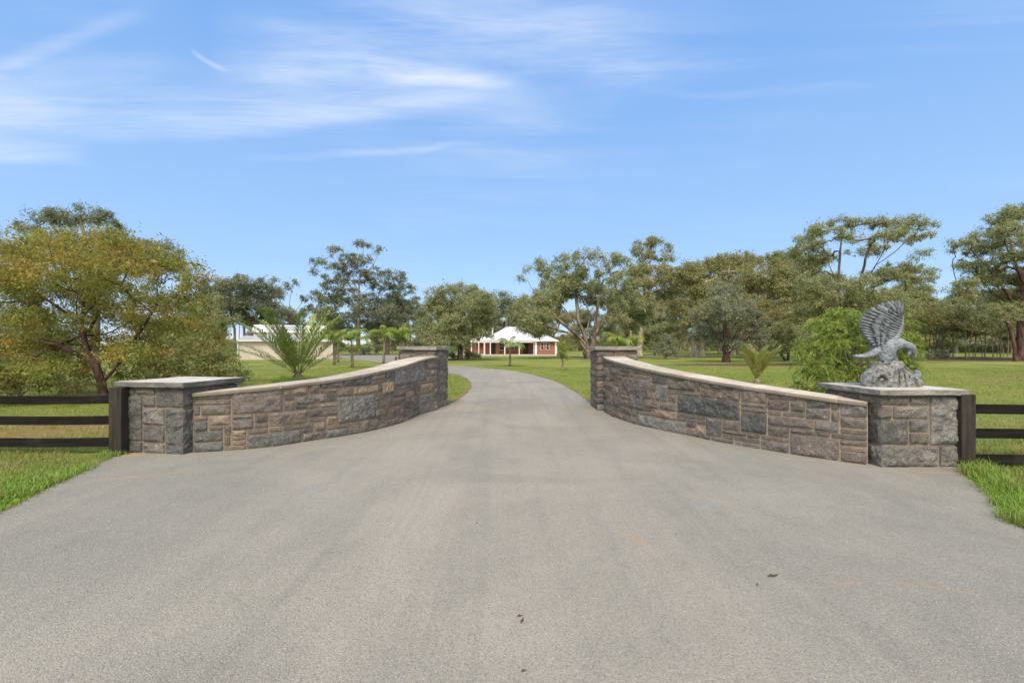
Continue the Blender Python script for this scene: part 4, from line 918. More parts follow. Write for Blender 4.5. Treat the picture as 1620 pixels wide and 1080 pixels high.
# large young date palm behind the left wall
x, d = (471 - 810) / F * 20, 20
pm = thing('date_palm', 'large stemless date palm with long arching fronds behind the left wall', 'palm', (x, d, 0))
b = MB(); b.tube([(0, 0, -.05), (0, 0, .1), (0, 0, .3), (0, 0, .5)], [.2, .24, .19, .06], 10); b.build('trunk', M['bark_dark'], pm, smooth=True)
FR = [(183, 33, 3.0), (357, 36, 3.0), (275, 50, 2.4), (262, 44, 2.2), (180, 38, 3.3), (172, 52, 3.3), (190, 47, 2.9), (205, 57, 3.0), (150, 56, 3.2), (265, 66, 3.0), (282, 75, 3.1), (250, 78, 3.0), (300, 70, 2.9), (0, 42, 3.2), (8, 52, 3.2), (350, 50, 3.0), (335, 58, 3.0), (25, 60, 3.2), (60, 64, 3.1), (95, 66, 3.1), (120, 62, 3.1), (75, 76, 3.2), (200, 74, 3.1), (330, 76, 3.1), (15, 72, 3.2), (280, 56, 2.6), (235, 60, 2.7), (318, 48, 2.8)]
for i, (az, el, ln) in enumerate([f for n_, f in enumerate(FR) if n_ % 7 not in (3, 6)]):
    frond(pm, (.1 * math.cos(R(az)), .1 * math.sin(R(az)), .38), R(az), R(min(el, 68) - 5), ln * 1.1, 'palm', 100 + i, .42, .56, .042, 62, vee=.34)
rt = np.random.default_rng(3)
blades('weedy_grass', 'tuft of grass round the foot of the large date palm', (x - .8, d - .8, x + .8, d + .6), 1500, .3, .012, M['blade'], 12, 0, .7)
# smaller palm with dry tips behind the right wall
x, d = (1197 - 810) / F * 19, 19
pm = thing('date_palm', 'small yellowing date palm with bleached tips behind the right wall', 'palm', (x, d, 0))
b = MB(); b.tube([(0, 0, -.05), (0, 0, .1), (0, 0, .25)], [.12, .13, .05], 8); b.build('trunk', M['palm_trunk'], pm, smooth=True)
for i, (az, el, ln) in enumerate([(178, 70, 1.45), (165, 76, 1.4), (200, 80, 1.35), (185, 62, 1.2), (0, 60, 1.55), (10, 54, 1.5), (345, 66, 1.3), (25, 70, 1.4), (270, 74, 1.2), (290, 68, 1.1), (95, 72, 1.3), (110, 66, 1.3), (330, 80, 1.2), (230, 74, 1.1)]):
    frond(pm, (0, 0, .14), R(az), R(el), ln * 1.12, 'palm_dry' if i % 2 == 0 or i < 5 else 'palm_light', 140 + i, .3, .42, .036, 54)

def queen(label, px, d, h, crown, seed, group='young palms around the yard', mat='palm_light', tr=.11, n=13, droop=1.5):
    X = (px - 810) / F * d; rng = np.random.default_rng(seed); t = thing('feather_palm', label, 'palm', (X, d, 0), 0, group)
    b = MB(); lean = rng.uniform(-.04, .04) * h; b.tube([(0, 0, -.05), (lean * .2, 0, h * .3), (lean * .6, 0, h * .7), (lean, 0, h)], [tr * 1.15, tr, tr * .85, tr * .5], 8); b.build('trunk', M['palm_trunk'], t, smooth=True)
    out = []
    for i in range(n):
        az = i * 2.4 + rng.uniform(-.3, .3); el = R(rng.uniform(40, 86)); frond(None, (lean, 0, h - .05), az, el, crown * rng.uniform(1.1, 1.5), mat, seed * 50 + i, droop * rng.uniform(.95, 1.4), crown * .4, .04, 44, vee=.05, hang=.8, mb_out=out, stalk=.2)
    fr_build('crown', out, mat, t, rng); return t
queen('feather palm with a shaggy trunk at the right end of the shed', 529, 38, 1.9, 1.35, 1)
queen('feather palm half hidden behind the palm at the right end of the shed', 535, 44, 2.0, 1.3, 2)
queen('feather palm standing alone on the lawn right of the shed, before the asphalt', 557.5, 33, 1.75, 1.3, 3)
queen('thin-trunked feather palm at the asphalt edge, second left of the tall left pillar', 607, 41, 2.2, 1.5, 4)
queen('fullest feather palm directly left of the tall left pillar', 632, 43, 2.2, 1.7, 5)
queen('small drooping palm on the lawn directly before the verandah', 807, 36, 1.35, 1.1, 6, mat='palm', tr=.08, n=10)
queen('yellow-green palm behind the right tall pillar under the spreading gum', 985, 31, 1.35, 1.45, 7, n=14)
# ================================================================== house
def m_brick():
    k = N('red_brick'); o = k.obj()
    v = k.n('Mapping', {'Vector': o, 'Rotation': (R(90), 0, 0)}).outputs[0]
    br = k.n('TexBrick', {'Vector': v, 'Color1': (.3, .1, .06), 'Color2': (.23, .08, .05), 'Mortar': (.29, .18, .13), 'Scale': 1., 'Mortar Size': .008, 'Brick Width': .24, 'Row Height': .086}).outputs[0]
    c = k.mix(k.ramp(k.noise(1.2, 4), .35, .7, 0, .3), br, (.34, .14, .085))
    return k.done(k.bsdf(c, .85, .2))
def m_roof(name, col):
    k = N(name); o = k.obj(); sx = k.n('SeparateXYZ', {0: o}).outputs
    w = k.math('SINE', k.math('MULTIPLY', sx[0], 2 * math.pi / .19))
    n = k.noise(.5, 4)
    return k.done(k.bsdf(k.mix(k.ramp(n, .35, .7), tuple(a * .93 for a in col), col), .4, .4, k.bump(w, .5, .03)))
M['brick'] = m_brick(); M['roof'] = m_roof('white_metal_roof', (.6, .6, .6))
M['white'] = plain('white_paint', (.6, .59, .56), .5); M['glass'] = plain('dark_window_glass', (.02, .025, .03), .08, .6, 0)
M['screen'] = plain('dark_doorway', (.04, .028, .022), .6); M['concrete'] = plain('concrete_slab', (.42, .4, .36), .9)
M['timber'] = plain('tan_timber', (.42, .19, .09), .7)
hx, hy = -4.9, 79.
hs = thing('brick_house', 'red brick house with white metal roof and verandah behind the lawn', 'house', (hx, hy, 0))
b = MB(); b.box((4.0, .6, .06), (17.5, 12.8, .12)); b.build('slab', M['concrete'], hs)
b = MB(); b.box((4.7, 6.2, 1.28), (9.2, 8.0, 2.33)); b.box((10.7, 4.6, 1.28), (3.4, 11.2, 2.33)); b.box((-1.3, 8.2, 1.28), (2.6, 5.6, 2.33))
wl = b.build('wall', M['brick'], hs)
for xx in (9.0, 12.42):
    q = MB()
    for i in range(9): q.box((xx, -1.0, .25 + i * .26), (.36 if i % 2 else .24, .12, .262))
    q.build('stone_quoin', M['stone'], wl)
rf = MB()
def hip(x0, x1, y0, y1, z0, z1, ins, th=.12):
    m = (y0 + y1) / 2; a, c, d_, e = (x0, y0, z0), (x1, y0, z0), (x1, y1, z0), (x0, y1, z0)
    xa, xb = x0 + ins, x1 - ins; r0_, r1_ = (xa, m, z1), (max(xa + .02, xb), m, z1)
    rf.slab([a, c, r1_, r0_], th); rf.slab([c, d_, r1_], th); rf.slab([d_, e, r0_, r1_], th); rf.slab([e, a, r0_], th)
hip(-.35, 10.0, -.35, 11.6, 2.55, 5.15, 4.3)
hip(8.55, 12.95, -1.55, 10.6, 2.48, 3.75, 2.1); hip(-2.9, .6, 4.6, 11.4, 2.45, 3.9, 2.2)
r_ = rf.build('roof', M['roof'], hs)
q = MB(); q.tube([(1.45, 1.6, 2.8), (1.45, 1.6, 4.75)], .12, 8); q.box((1.45, 1.6, 4.8), (.36, .36, .1)); q.build('flue', M['white'], r_)
q = MB(); q.box((4.6, -.3, 2.33), (9.4, .16, .3)); q.box((4.6, -.42, 2.52), (9.6, .1, .12)); q.box((-1.3, 4.5, 2.33), (2.8, .14, .25)); q.box((10.75, -1.5, 2.42), (4.3, .1, .14)); q.build('gutter_beam', M['white'], hs)
for (xx, yy) in [(.1, -.3), (1.15, -.3), (3.65, -.3), (6.15, -.3), (8.7, -.3), (.1, 2.2), (-1.2, 4.5), (-2.55, 4.5)]:
    q = MB(); q.box((xx, yy, 1.15), (.17, .17, 2.1)); q.build('verandah_post', M['white'], hs)
def win(x, y, z0, z1, w, dbl=True):
    q = MB(); t_ = .06; o = .02
    for a, c_ in (((x, y, z1), (w + .1, .1, t_)), ((x, y, z0), (w + .14, .14, t_)), ((x - w / 2, y, (z0 + z1) / 2), (t_, .1, z1 - z0 - t_)), ((x + w / 2, y, (z0 + z1) / 2), (t_, .1, z1 - z0 - t_)), ((x, y, (z0 + z1) / 2), (w - t_, .09, t_ * .8))): q.box(a, c_)
    f = q.build('window', M['white'], hs); g = MB(); g.box((x, y + .03, (z0 + z1) / 2), (w - .04, .02, z1 - z0 - .04)); g.build('pane', M['glass'], f)
win(10.1, -1.05, .95, 2.15, .5); win(11.0, -1.05, .95, 2.15, .5); win(3.1, 2.15, .9, 2.05, .9); win(4.9, 2.15, .9, 2.05, .9)
q = MB(); q.box((7.35, 2.12, 1.15), (.9, .12, 2.05)); dr_ = q.build('door', M['screen'], hs); q = MB(); q.box((7.0, 2.04, 1.05), (.04, .06, .12)); q.build('handle', M['white'], dr_)
q = MB(); q.box((1.6, 2.12, 1.15), (.75, .1, 2.05)); q.build('door', M['screen'], hs)
q = MB(); q.box((2.2, 2.13, 1.2), (.9, .1, 2.0)); q.build('panel', M['timber'], hs)
# brick pier with a lantern in the garden bed
lx, ly = gp(739.5, 567.5); lx = (739.5 - 810) / F * 57; ly = 57
lp = thing('lantern_pier', 'short orange brick pier topped by a white lantern in the garden left of the verandah', 'garden lantern', (lx, ly, 0))
b = MB(); b.box((0, 0, .62), (.5, .5, 1.24)); b.box((0, 0, 1.28), (.6, .6, .08)); b.build('pier', M['brick'], lp)
b = MB(); b.tube([(0, 0, 1.3), (0, 0, 1.5)], .05, 8); b.tube([(0, 0, 1.5), (0, 0, 1.56), (0, 0, 1.86), (0, 0, 1.92), (0, 0, 2.02)], [.1, .14, .2, .24, .03], 6); b.build('lantern', M['white'], lp)
# brown bollard at the asphalt edge
bx_, by_ = (626.3 - 810) / F * 45, 45
bo = thing('bollard', 'short red-brown timber bollard at the asphalt edge left of the tall left pillar', 'bollard', (bx_, by_, 0))
b = MB(); b.tube([(0, 0, 0), (0, 0, .48), (0, 0, .55)], [.09, .085, .07], 10); b.build('post', plain('red_brown_timber', (.16, .07, .04), .8), bo)
b = MB(); b.tube([(0, 0, .42), (0, 0, .47)], .092, 10); b.build('band', M['tan'], bo)

# ================================================================== shed
M['cream'] = None
def m_clad():
    k = N('cream_cladding'); o = k.obj(); sx = k.n('SeparateXYZ', {0: o}).outputs
    w = k.math('SINE', k.math('MULTIPLY', sx[0], 2 * math.pi / .2))
    return k.done(k.bsdf(k.mix(k.ramp(k.noise(.6, 3), .35, .7), (.45, .39, .325), (.5, .435, .365)), .5, .3, k.bump(w, .35, .02)))
M['cream'] = m_clad(); M['grey_sheet'] = m_roof('grey_metal_roof', (.42, .43, .43)); M['shed_roof'] = m_roof('pale_metal_roof', (.72, .7, .66))
sx0, sw = -31.6, 10.0
sd = thing('cream_shed', 'long cream metal shed with a low lean-to front behind the large date palm', 'shed', (sx0, 52.6, 0), R(20))
b = MB(); b.box((sw / 2, 2.0, 1.04), (sw, 4.0, 2.08)); b.box((sw / 2 - .1, 5.6, 1.62), (sw - 1.9, 3.2, 3.24)); b.build('wall', M['cream'], sd)
b = MB(); b.slab([(-.15, -.25, 2.22), (sw + .15, -.25, 2.22), (sw + .15, 4.0, 2.86), (-.15, 4.0, 2.86)], .06); b.build('lean_to_roof', M['grey_sheet'], sd)
b = MB(); b.slab([(.6, 3.85, 3.3), (sw - .8, 3.85, 3.3), (sw - .8, 5.6, 4.3), (.6, 5.6, 4.3)], .06); b.slab([(.6, 5.6, 4.3), (sw - .8, 5.6, 4.3), (sw - .8, 7.4, 3.3), (.6, 7.4, 3.3)], .06); rf_ = b.build('roof', M['shed_roof'], sd)
b = MB(); b.slab([(3.9, 4.2, 3.58), (6.2, 4.2, 3.58), (6.2, 5.3, 4.2), (3.9, 5.3, 4.2)], .04); b.build('solar_panel', plain('grey_panel', (.3, .32, .35), .35), rf_)
b = MB(); b.box((sw / 2, -.3, 2.2), (sw + .3, .12, .16)); g_ = b.build('gutter', M['white'], sd)
for xx in (-.06, sw + .06):
    b = MB(); b.box((xx, -.1, 1.05), (.11, .16, 2.1)); b.build('downpipe', M['glass'] if xx > 1 and False else plain('pale_blue_pipe', (.5, .53, .53), .5), sd)
# far white building on the horizon at the right
fb = thing('far_building', 'long low white building glimpsed far off between trunks at the right', 'building', ((1568 - 810) / F * 140, 140, 0))
b = MB(); b.box((0, 0, .5), (15, 5, 1.2)); b.build('wall', M['white'], fb); b = MB(); b.slab([(-7.7, -2.8, 1.1), (7.7, -2.8, 1.1), (7.7, 0, 1.75), (-7.7, 0, 1.75)], .08); b.slab([(-7.7, 0, 1.75), (7.7, 0, 1.75), (7.7, 2.8, 1.1), (-7.7, 2.8, 1.1)], .08); b.build('roof', M['roof'], fb)

# ================================================================== eagle statue
def m_statue():
    k = N('weathered_cast_stone'); o = k.obj(); n = k.noise(9, 6, .65, o); n2 = k.noise(55, 5, .7, o)
    c = k.mix(k.ramp(n, .34, .68), (.12, .138, .156), (.255, .28, .3))
    c = k.mix(k.ramp(n2, .5, .76, 0, .7), c, (.42, .43, .44)); c = k.mix(k.ramp(n2, .25, .42, .55, 0), c, (.06, .075, .1))
    return k.done(k.bsdf(c, .75, .3, k.bump(n2, .8, .012)))
def m_rock():
    k = N('carved_rock_base'); o = k.obj(); n = k.noise(12, 6, .7, o, 1.5); n2 = k.noise(60, 5, .7, o)
    c = k.mix(k.ramp(n, .36, .62), (.085, .09, .095), (.28, .285, .275)); c = k.mix(k.ramp(n2, .52, .75, 0, .6), c, (.4, .4, .38))
    return k.done(k.bsdf(c, .85, .25, k.bump(n2, .8, .015)))
M['statue'] = m_statue(); M['rockb'] = m_rock()
SX, SY, SZ = 5.345, 6.42, 1.031
st = thing('eagle_statue', 'grey stone eagle with raised fanned wings, perched on a carved rock on the right pillar', 'statue', (SX, SY, SZ))
K = 1.3 * .9 / 675 * .765          # metres per pixel of the enlarged reference view
K = .00133
ox = 600 + (810 + F * SX / SY - 1320) * 0
cx0 = (810 + F * SX / SY - 1320) * 6.75
def e3(x, y, dy=0.): return ((x - cx0) * K, dy, (1012 - y) * K)
body = MB()
def tb(pts, n=12, flat=None): body.tube([e3(p[0], p[1], p[3] if len(p) > 3 else 0) for p in pts], [p[2] * K for p in pts], n, flat=flat)
tb([(455, 640, 40), (500, 615, 72), (560, 585, 88), (620, 565, 84), (680, 560, 66), (715, 560, 52)], 14)
tb([(545, 600, 84, -.03), (530, 660, 80, -.04), (520, 710, 66, -.04), (515, 745, 50, -.04)], 14)
tb([(500, 590, 55, .05), (450, 640, 44, .02), (410, 668, 36, 0), (350, 690, 30, 0), (290, 697, 24, 0), (235, 694, 15, 0), (212, 690, 6, 0)], 12, flat=[1, 1.2, 1.6, 2.2, 2.8, 3.6, 4])
tb([(660, 545, 52), (710, 555, 46), (755, 570, 42), (795, 592, 44), (820, 608, 44), (840, 632, 32), (850, 655, 22)], 14)
tb([(825, 622, 34), (850, 648, 25), (863, 675, 17), (862, 697, 11), (853, 716, 4)], 10)
tb([(800, 620, 30), (798, 652, 19), (790, 678, 14), (786, 700, 6)], 10)
tb([(640, 590, 55, .06), (655, 640, 40, .07), (665, 690, 30, .06), (680, 730, 22, .05), (695, 765, 18, .04)], 12)
for q in ((720, 800), (700, 808), (745, 782)): tb([(690, 755, 16, .04), ((690 + q[0]) / 2 + 8, (755 + q[1]) / 2 - 10, 13, .02), (q[0], q[1], 5, .0)], 8)
for q in ((470, 775), (510, 785), (555, 775)): tb([(515, 735, 22, -.06), ((515 + q[0]) / 2, 755, 15, -.09), (q[0], q[1], 6, -.09)], 8)
tb([(640, 480, 30, .0), (655, 520, 46, .0), (670, 555, 52, 0)], 12)
bo_ = body.build('body', M['statue'], st, smooth=True)
rm = bo_.modifiers.new('join', 'REMESH'); rm.mode = 'VOXEL'; rm.voxel_size = .0065; rm.use_smooth_shade = True
tx = bpy.data.textures.new('plumage', 'CLOUDS'); tx.noise_scale = .03; tx.noise_depth = 3
dm = bo_.modifiers.new('plumage', 'DISPLACE'); dm.texture = tx; dm.strength = .02; dm.mid_level = .5
eye = MB()
for sg in (-1, 1): eye.tube([e3(822, 606, sg * .05), e3(823, 606, sg * .062)], .008, 8)
eye.build('eye', M['statue'], bo_)
# feathers
OUT = [(682, 130), (625, 103), (569, 109), (512, 118), (460, 135), (410, 158), (355, 180), (314, 204), (274, 229), (244, 259), (227, 292), (219, 326), (226, 358), (236, 390), (252, 421), (274, 452), (300, 484), (332, 520), (362, 556), (395, 585)]
OUT = OUT[:6] + [q for a, b_ in zip(OUT[6:], OUT[7:] + [None]) for q in ([a, ((a[0] + b_[0]) / 2 + 4, (a[1] + b_[1]) / 2 + 2)] if b_ else [a])]
ARM = [(688, 250), (692, 290), (690, 330), (680, 370), (668, 410), (656, 445), (640, 480), (615, 510), (580, 535), (545, 555), (510, 572)]
def lerp_pl(pl, s):
    f = s * (len(pl) - 1); i = min(int(f), len(pl) - 2); f -= i
    return (pl[i][0] * (1 - f) + pl[i + 1][0] * f, pl[i][1] * (1 - f) + pl[i + 1][1] * f)
def feather(mb, r, t, w, y0, y1, th=7, bend=0.):
    n = 9; rows = []; dx, dy = t[0] - r[0], t[1] - r[1]; L = math.hypot(dx, dy); nx, ny = -dy / L, dx / L
    for i in range(n):
        s = i / (n - 1); ww = w * (.5 + .5 * min(1, s * 2.2)) * (math.sqrt(max(0, 1 - max(0, (s - .74) / .26) ** 2.2)) if s > .74 else 1)
        ww = max(ww, .6); c = (r[0] + dx * s + nx * bend * math.sin(s * math.pi), r[1] + dy * s + ny * bend * math.sin(s * math.pi)); y = y0 + (y1 - y0) * s + .014 * math.sin(s * math.pi)
        rows.append([e3(c[0] + nx * ww, c[1] + ny * ww, y + .002), e3(c[0] + nx * ww * .12, c[1] + ny * ww * .12, y - th * K), e3(c[0] - nx * ww * .12, c[1] - ny * ww * .12, y - th * K), e3(c[0] - nx * ww, c[1] - ny * ww, y + .002), e3(c[0], c[1], y + th * .8 * K), e3(c[0] + nx * ww, c[1] + ny * ww, y + .002)])
    mb.grid(rows); mb.poly(rows[-1][:5]); mb.poly(rows[0][:5][::-1])
def wing(nm, yo, label_=None):
    mb = MB(); n = len(OUT); rw = random.Random(4)
    for i, t in enumerate(OUT):                       # flight feathers, overlapping like shingles
        s = i / (n - 1); s = s * .75 if i < 6 else s; r = lerp_pl(ARM, s); prev = OUT[min(i + 1, n - 1)]; nx_ = OUT[max(i - 1, 0)]
        w = math.hypot(prev[0] - nx_[0], prev[1] - nx_[1]) * (.26 if 0 < i < n - 1 else .5) + 1
        feather(mb, r, t, w, yo + .012 - .03 * (i % 2) * .5, yo - .015 + .03 * s - .02 * (i % 2), 9, 8 * (1 - s))
    for lay, (fr, cnt, y, w) in enumerate([(.66, 24, -.03, 13), (.47, 20, -.05, 12), (.3, 16, -.066, 11)]):   # coverts
        for i in range(cnt):
            s = (i + .5 * (lay % 2) + .2) / cnt; s = min(s, 1); r = lerp_pl(ARM, s); t = lerp_pl(OUT, s); f = fr * rw.uniform(.9, 1.08)
            feather(mb, (r[0] + (t[0] - r[0]) * .02, r[1] + (t[1] - r[1]) * .02), (r[0] + (t[0] - r[0]) * f, r[1] + (t[1] - r[1]) * f), w * rw.uniform(.85, 1.15), yo + y * .55, yo + y, 8, rw.uniform(-3, 5))
    mb.tube([e3(a[0], a[1], yo - .015) for a in [(678, 190)] + ARM], [v * K for v in (8, 13, 17, 20, 22, 24, 26, 28, 30, 30, 26, 20)], 10)
    return mb.build(nm, M['statue'], st)
wing('wing', -.03)
w2 = wing('wing', .0); w2.location = (.105, .13, -.01); w2.scale = (.9, .9, .95); 
# rock base: lumpy carved mound
rows = []
prof = [(1018, 312, 902, 0.170), (985, 308, 903, 0.177), (950, 312, 900, 0.177), (925, 316, 880, 0.170), (900, 322, 800, 0.167), (870, 345, 785, 0.160), (845, 375, 765, 0.150), (815, 412, 740, 0.136), (785, 428, 712, 0.122), (760, 440, 690, 0.105), (742, 468, 655, 0.082), (732, 510, 610, 0.041)]
nr = 56
for (y, x0, x1, ry) in prof:
    r = []
    for j in range(nr + 1):
        a = 2 * math.pi * j / nr; ca, sa = math.cos(a), math.sin(a); c = (x0 + x1) / 2; hw = (x1 - x0) / 2
        sq = lambda v: math.copysign(abs(v) ** .7, v); px_, py_ = c + hw * sq(ca), ry * sq(sa); X, _, Z = e3(px_, y)
        dsp = mnoise.noise((X * 9, py_ * 9, Z * 5)) * .03 + abs(mnoise.noise((X * 22, py_ * 22, Z * 9))) * .03 + mnoise.noise((X * 40, py_ * 40, Z * 30)) * .01 - .015
        edge = .25 if abs(ca) > .9 else 1
        r.append((X + ca * dsp * edge, py_ + sa * dsp * 1.3, max(-.002, Z + (mnoise.noise((X * 15, py_ * 15, 3)) * .014 if y < 1000 else 0))))
    rows.append(r)
b = MB(); 
# refine between profile rings
fine = []
for i in range(len(rows) - 1):
    for kk in range(3):
        f = kk / 3; q = []
        for p, s in zip(rows[i], rows[i + 1]):
            v = [p[c_] * (1 - f) + s[c_] * f for c_ in range(3)]; dd = mnoise.noise((v[0] * 35, v[1] * 35, v[2] * 22)) * .014
            q.append((v[0], v[1] + (dd if v[1] > 0 else -dd), v[2]))
        fine.append(q)
fine.append(rows[-1]); b.grid(fine); b.poly(fine[-1][:-1])
b.tube([e3(330, 955, -.15), e3(338, 905, -.168), (e3(375, 868, -.172)), e3(425, 872, -.172), e3(465, 905, -.168), e3(478, 945, -.158)], [v * K for v in (14, 20, 22, 22, 20, 12)], 8)
b.tube([e3(372, 960, -.172), e3(385, 935, -.178), e3(402, 930, -.178), e3(412, 952, -.172)], [v * K for v in (9, 12, 12, 8)], 8)
for (xa, ya, xb, yb) in [(560, 800, 520, 960), (600, 830, 590, 980), (650, 850, 660, 985), (690, 870, 720, 985), (500, 830, 470, 880), (740, 900, 790, 985), (630, 790, 680, 840)]:
    b.tube([e3(xa, ya, -.17), e3((xa + xb) / 2 + 8, (ya + yb) / 2, -.168), e3(xb, yb, -.178)], [v * K for v in (7, 13, 6)], 6)
b.build('rock_base', M['rockb'], st, smooth=False)
b = MB()
b.tube([e3(790, 935, -.02), e3(815, 925, -.03), e3(845, 910, -.03), e3(868, 885, -.03), e3(858, 858, -.03), e3(846, 845, -.03)], [v * K for v in (10, 34, 46, 36, 30, 12)], 12)
b.tube([e3(868, 855, -.03), e3(885, 862, -.03), e3(893, 870, -.03)], [v * K for v in (14, 9, 2)], 8)
b.build('small_bird', M['statue'], st, smooth=True)

# ================================================================== litter on the asphalt
lm = plain('dry_leaf', (.09, .05, .03), .8)
for i, (px, py, s, a, lb) in enumerate([(823, 978, .05, .3, 'curled dark dry leaf lying alone on the asphalt in the middle foreground'), (826, 986, .06, 1.2, 'larger curled dark leaf just in front of another dark leaf on the asphalt'), (1223, 914, .11, .15, 'long dry gum leaf on the asphalt right of the middle'),
                                    (1198, 929, .04, 1., 'tiny dark leaf scrap near the long dry gum leaf'), (755, 830, .03, .4, 'small dark leaf scrap on the asphalt left of the middle'), (1070, 848, .03, .9, 'small dark scrap by the ochre smear'), (829, 1066, .04, .2, 'small brown leaf at the bottom middle of the asphalt'), (88, 766, .07, .6, 'bright yellow leaf at the asphalt edge by the left grass')]):
    x, y = gp(px, py); s *= .42; o = thing('fallen_leaf', lb, 'leaf', (x, y, .014), a); b = MB()
    b.grid([[(-s, 0, .001), (-s, .001, .002)], [(-s * .3, -s * .28, .006), (-s * .3, s * .28, .012)], [(s * .4, -s * .22, .008), (s * .4, s * .22, .004)], [(s, 0, .015), (s, .001, .015)]])
    b.build('blade', lm if i < 7 else plain('yellow_leaf', (.6, .4, .03), .6), o)

# ================================================================== sky, sun, camera
W = bpy.data.worlds.new('World'); bpy.context.scene.world = W; W.use_nodes = True; nt = W.node_tree; nt.nodes.clear()
class WN(N):
    def __init__(s): s.t = nt
k = WN()
sky = k.n('TexSky', sky_type='NISHITA', sun_disc=False, sun_elevation=R(54), sun_rotation=R(190), altitude=100, air_density=1.0, dust_density=.6, ozone_density=1.6)
dirv = k.n('TexCoord').outputs['Generated']; sx = k.n('SeparateXYZ', {0: dirv}).outputs
el = k.math('ARCSINE', sx[2]); az = k.math('ARCTAN2', sx[0], sx[1])
base = k.n('ValToRGB', {0: k.math('DIVIDE', el, 1.2)})
cr = base.color_ramp; SKM = 10.
for i, (p, c) in enumerate([(.0, (.8, .84, .9)), (.03, (.44, .66, .965)), (.13, (.36, .605, .97)), (.3, (.305, .545, .955)), (.5, (.21, .455, .935)), (1., (.1, .3, .82))]):
    e = cr.elements[i] if i < 2 else cr.elements.new(p); e.position = p; e.color = (*c, 1)
# cirrus: drawn-out filaments in the cloud plane, gathered along a few long streaks of the sky
zc = k.math('MAXIMUM', sx[2], .05); pv = k.n('CombineXYZ', {0: k.math('DIVIDE', sx[0], zc), 1: k.math('DIVIDE', sx[1], zc), 2: 0.}).outputs[0]
wv = k.n('Mapping', {'Vector': pv, 'Rotation': (0, 0, R(12)), 'Scale': (.35, 1.5, 1)}).outputs[0]
f1 = k.noise(1.1, 8, .62, wv, 1.3); f2 = k.noise(4.5, 6, .6, k.n('Mapping', {'Vector': pv, 'Rotation': (0, 0, R(-14)), 'Scale': (.3, 1.6, 1)}).outputs[0], .8)
f3 = k.noise(.55, 4, .5, pv, .6)
def ang(x, y): u, v = (x - 810) / F, (HOR - y) / F; return math.atan(u), math.atan(v / math.sqrt(1 + u * u))
tot = 0.
warp = k.math('MULTIPLY', k.math('SUBTRACT', k.noise(3.5, 3, .5, k.n('CombineXYZ', {0: az, 1: k.math('MULTIPLY', el, 2.2), 2: 0.}).outputs[0], .6), .5), .03)
def band(pts, amps, w_up, w_dn):
    """soft streak: centre line through pts (px of the reference view, turned into sky angles), strengths along it"""
    global tot
    A = [ang(*p) for p in pts]; lo, hi = A[0][0], A[-1][0]
    t = k.n('MapRange', {'Value': az, 'From Min': lo, 'From Max': hi}, clamp=True).outputs[0]
    def curve(vals, mx):
        fc = k.n('FloatCurve', {'Value': t}); cv = fc.mapping.curves[0]
        cv.points[0].location = (0, vals[0] / mx); cv.points[1].location = (1, vals[-1] / mx)
        for a, v in list(zip(A, vals))[1:-1]: cv.points.new((a[0] - lo) / (hi - lo), v / mx)
        fc.mapping.update(); return k.math('MULTIPLY', fc.outputs[0], mx)
    c = curve([a[1] for a in A], 1.); am = curve(amps, 1.)
    dl_ = k.math('ADD', k.math('SUBTRACT', el, c), warp)
    up = k.ramp(dl_, 0, w_up, 1, 0); dn = k.ramp(dl_, -w_dn, 0, 0, 1)
    am = k.math('MULTIPLY', am, k.ramp(t, .62, 1., 1, 0)); q = k.math('MULTIPLY', k.math('MULTIPLY', up, dn), am); tot = k.math('ADD', tot, q)
band([(330, 100), (400, 108), (480, 108), (600, 82), (720, 66), (850, 84), (980, 104), (1100, 110), (1250, 95)], [0, .45, .75, .7, .85, .95, 1., .9, 0], .13, .045)
band([(575, 112), (640, 117), (710, 120), (780, 128), (860, 140)], [0, .75, 1., .7, 0], .03, .02)
band([(300, 78), (330, 98), (370, 112)], [0, .6, 0], .008, .008)
band([(-120, 196), (40, 194), (220, 198), (400, 190), (560, 172), (740, 158), (900, 165)], [.75, .8, .8, .8, .85, .8, 0], .11, .035)
band([(-120, 240), (20, 243), (90, 246), (170, 252)], [.6, .8, .7, 0], .03, .02)
band([(350, 255), (480, 248), (620, 238), (760, 226), (860, 222)], [0, .3, .42, .4, 0], .012, .01)
band([(-60, 130), (60, 85), (160, 45), (260, 5)], [.4, .5, .4, .3], .02, .02)
band([(1000, 145), (1150, 150), (1350, 140), (1500, 133)], [0, .25, .3, 0], .012, .012)
fib = k.math('ADD', k.math('MULTIPLY', k.ramp(f2, .28, .75), .6), k.math('MULTIPLY', k.ramp(f1, .25, .75), .6))
cl = k.math('MULTIPLY', tot, fib)
veil = k.math('MULTIPLY', k.math('MULTIPLY', k.ramp(f1, .38, .78), k.ramp(f3, .35, .7)), k.ramp(el, .2, .5, .12, .42))
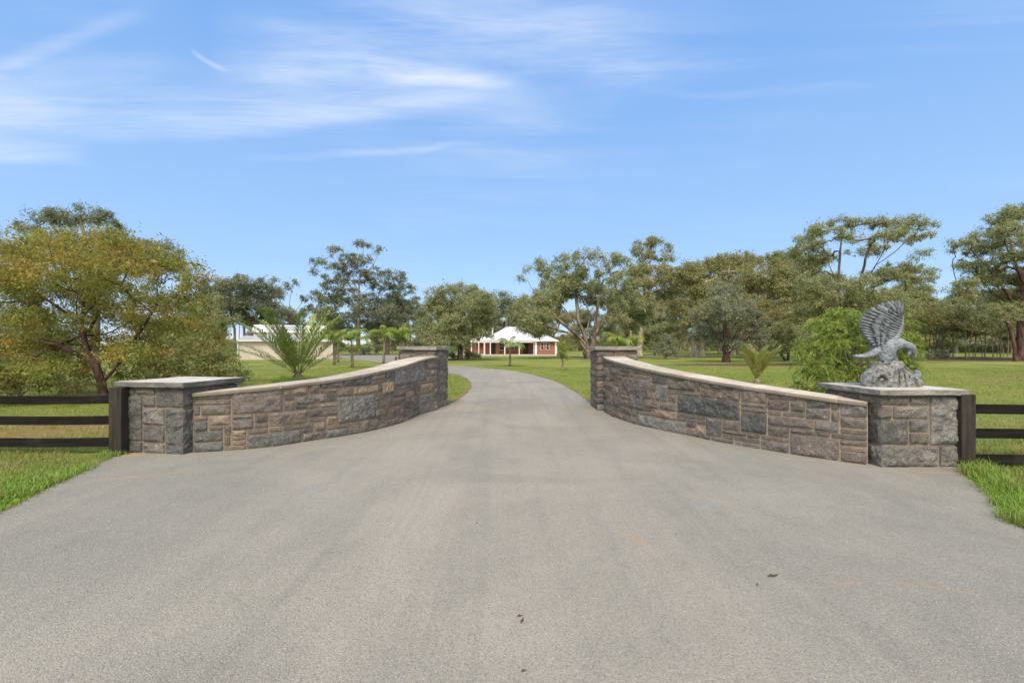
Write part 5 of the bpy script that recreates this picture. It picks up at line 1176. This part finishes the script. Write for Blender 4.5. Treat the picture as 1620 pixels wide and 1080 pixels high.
cl = k.math('MINIMUM', k.math('ADD', k.math('MULTIPLY', cl, .62), veil), .8)
tone = k.mix(.72, k.mix(1., sky.outputs[0], (1., 1., 1.), 'MULTIPLY'), base.outputs[0])
# both skies are brought to the Background's scale, then cirrus whitens them
bas = k.mix(1., base.outputs[0], (SKM * .5,) * 3, 'MULTIPLY')
mixs = k.mix(.8, sky.outputs[0], bas)
mixs = k.mix(cl, mixs, (SKM * .5 * .86, SKM * .5 * .93, SKM * .5 * 1.05))
# unseen bright cloud bank, added behind the camera for soft frontal fill light
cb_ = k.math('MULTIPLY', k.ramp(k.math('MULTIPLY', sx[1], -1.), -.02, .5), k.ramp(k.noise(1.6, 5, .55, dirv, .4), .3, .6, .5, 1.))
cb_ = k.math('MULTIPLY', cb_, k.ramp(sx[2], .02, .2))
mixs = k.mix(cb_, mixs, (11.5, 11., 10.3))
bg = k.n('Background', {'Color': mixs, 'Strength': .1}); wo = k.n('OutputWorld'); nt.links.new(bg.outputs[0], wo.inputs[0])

sl = bpy.data.lights.new('sun', 'SUN'); sl.energy = 1.95; sl.angle = R(20); sl.color = (1., .87, .7)
so = bpy.data.objects.new('sun', sl); C.objects.link(so)
a_, e_ = R(190), R(54)
dv = Vector((math.sin(a_) * math.cos(e_), math.cos(a_) * math.cos(e_), math.sin(e_)))     # towards the sun: behind the camera, a little left
so.rotation_euler = dv.to_track_quat('Z', 'Y').to_euler(); so.location = dv * 50
cam = bpy.data.cameras.new('camera'); cam.sensor_width = 36; cam.lens = F / 1620 * 36; cam.shift_y = (HOR - 540) / 1620; cam.clip_end = 12000; cam.clip_start = .05
co = bpy.data.objects.new('camera', cam); C.objects.link(co); co.location = (0, 0, HC); co.rotation_euler = (R(90), 0, 0)
sc = bpy.context.scene; sc.camera = co
sc.view_settings.view_transform = 'Standard'; sc.view_settings.look = 'None'; sc.view_settings.exposure = 1.05; sc.view_settings.gamma = 1
sc.render.engine = 'CYCLES'; sc.cycles.max_bounces = 6; sc.cycles.transparent_max_bounces = 4; sc.cycles.use_denoising = True
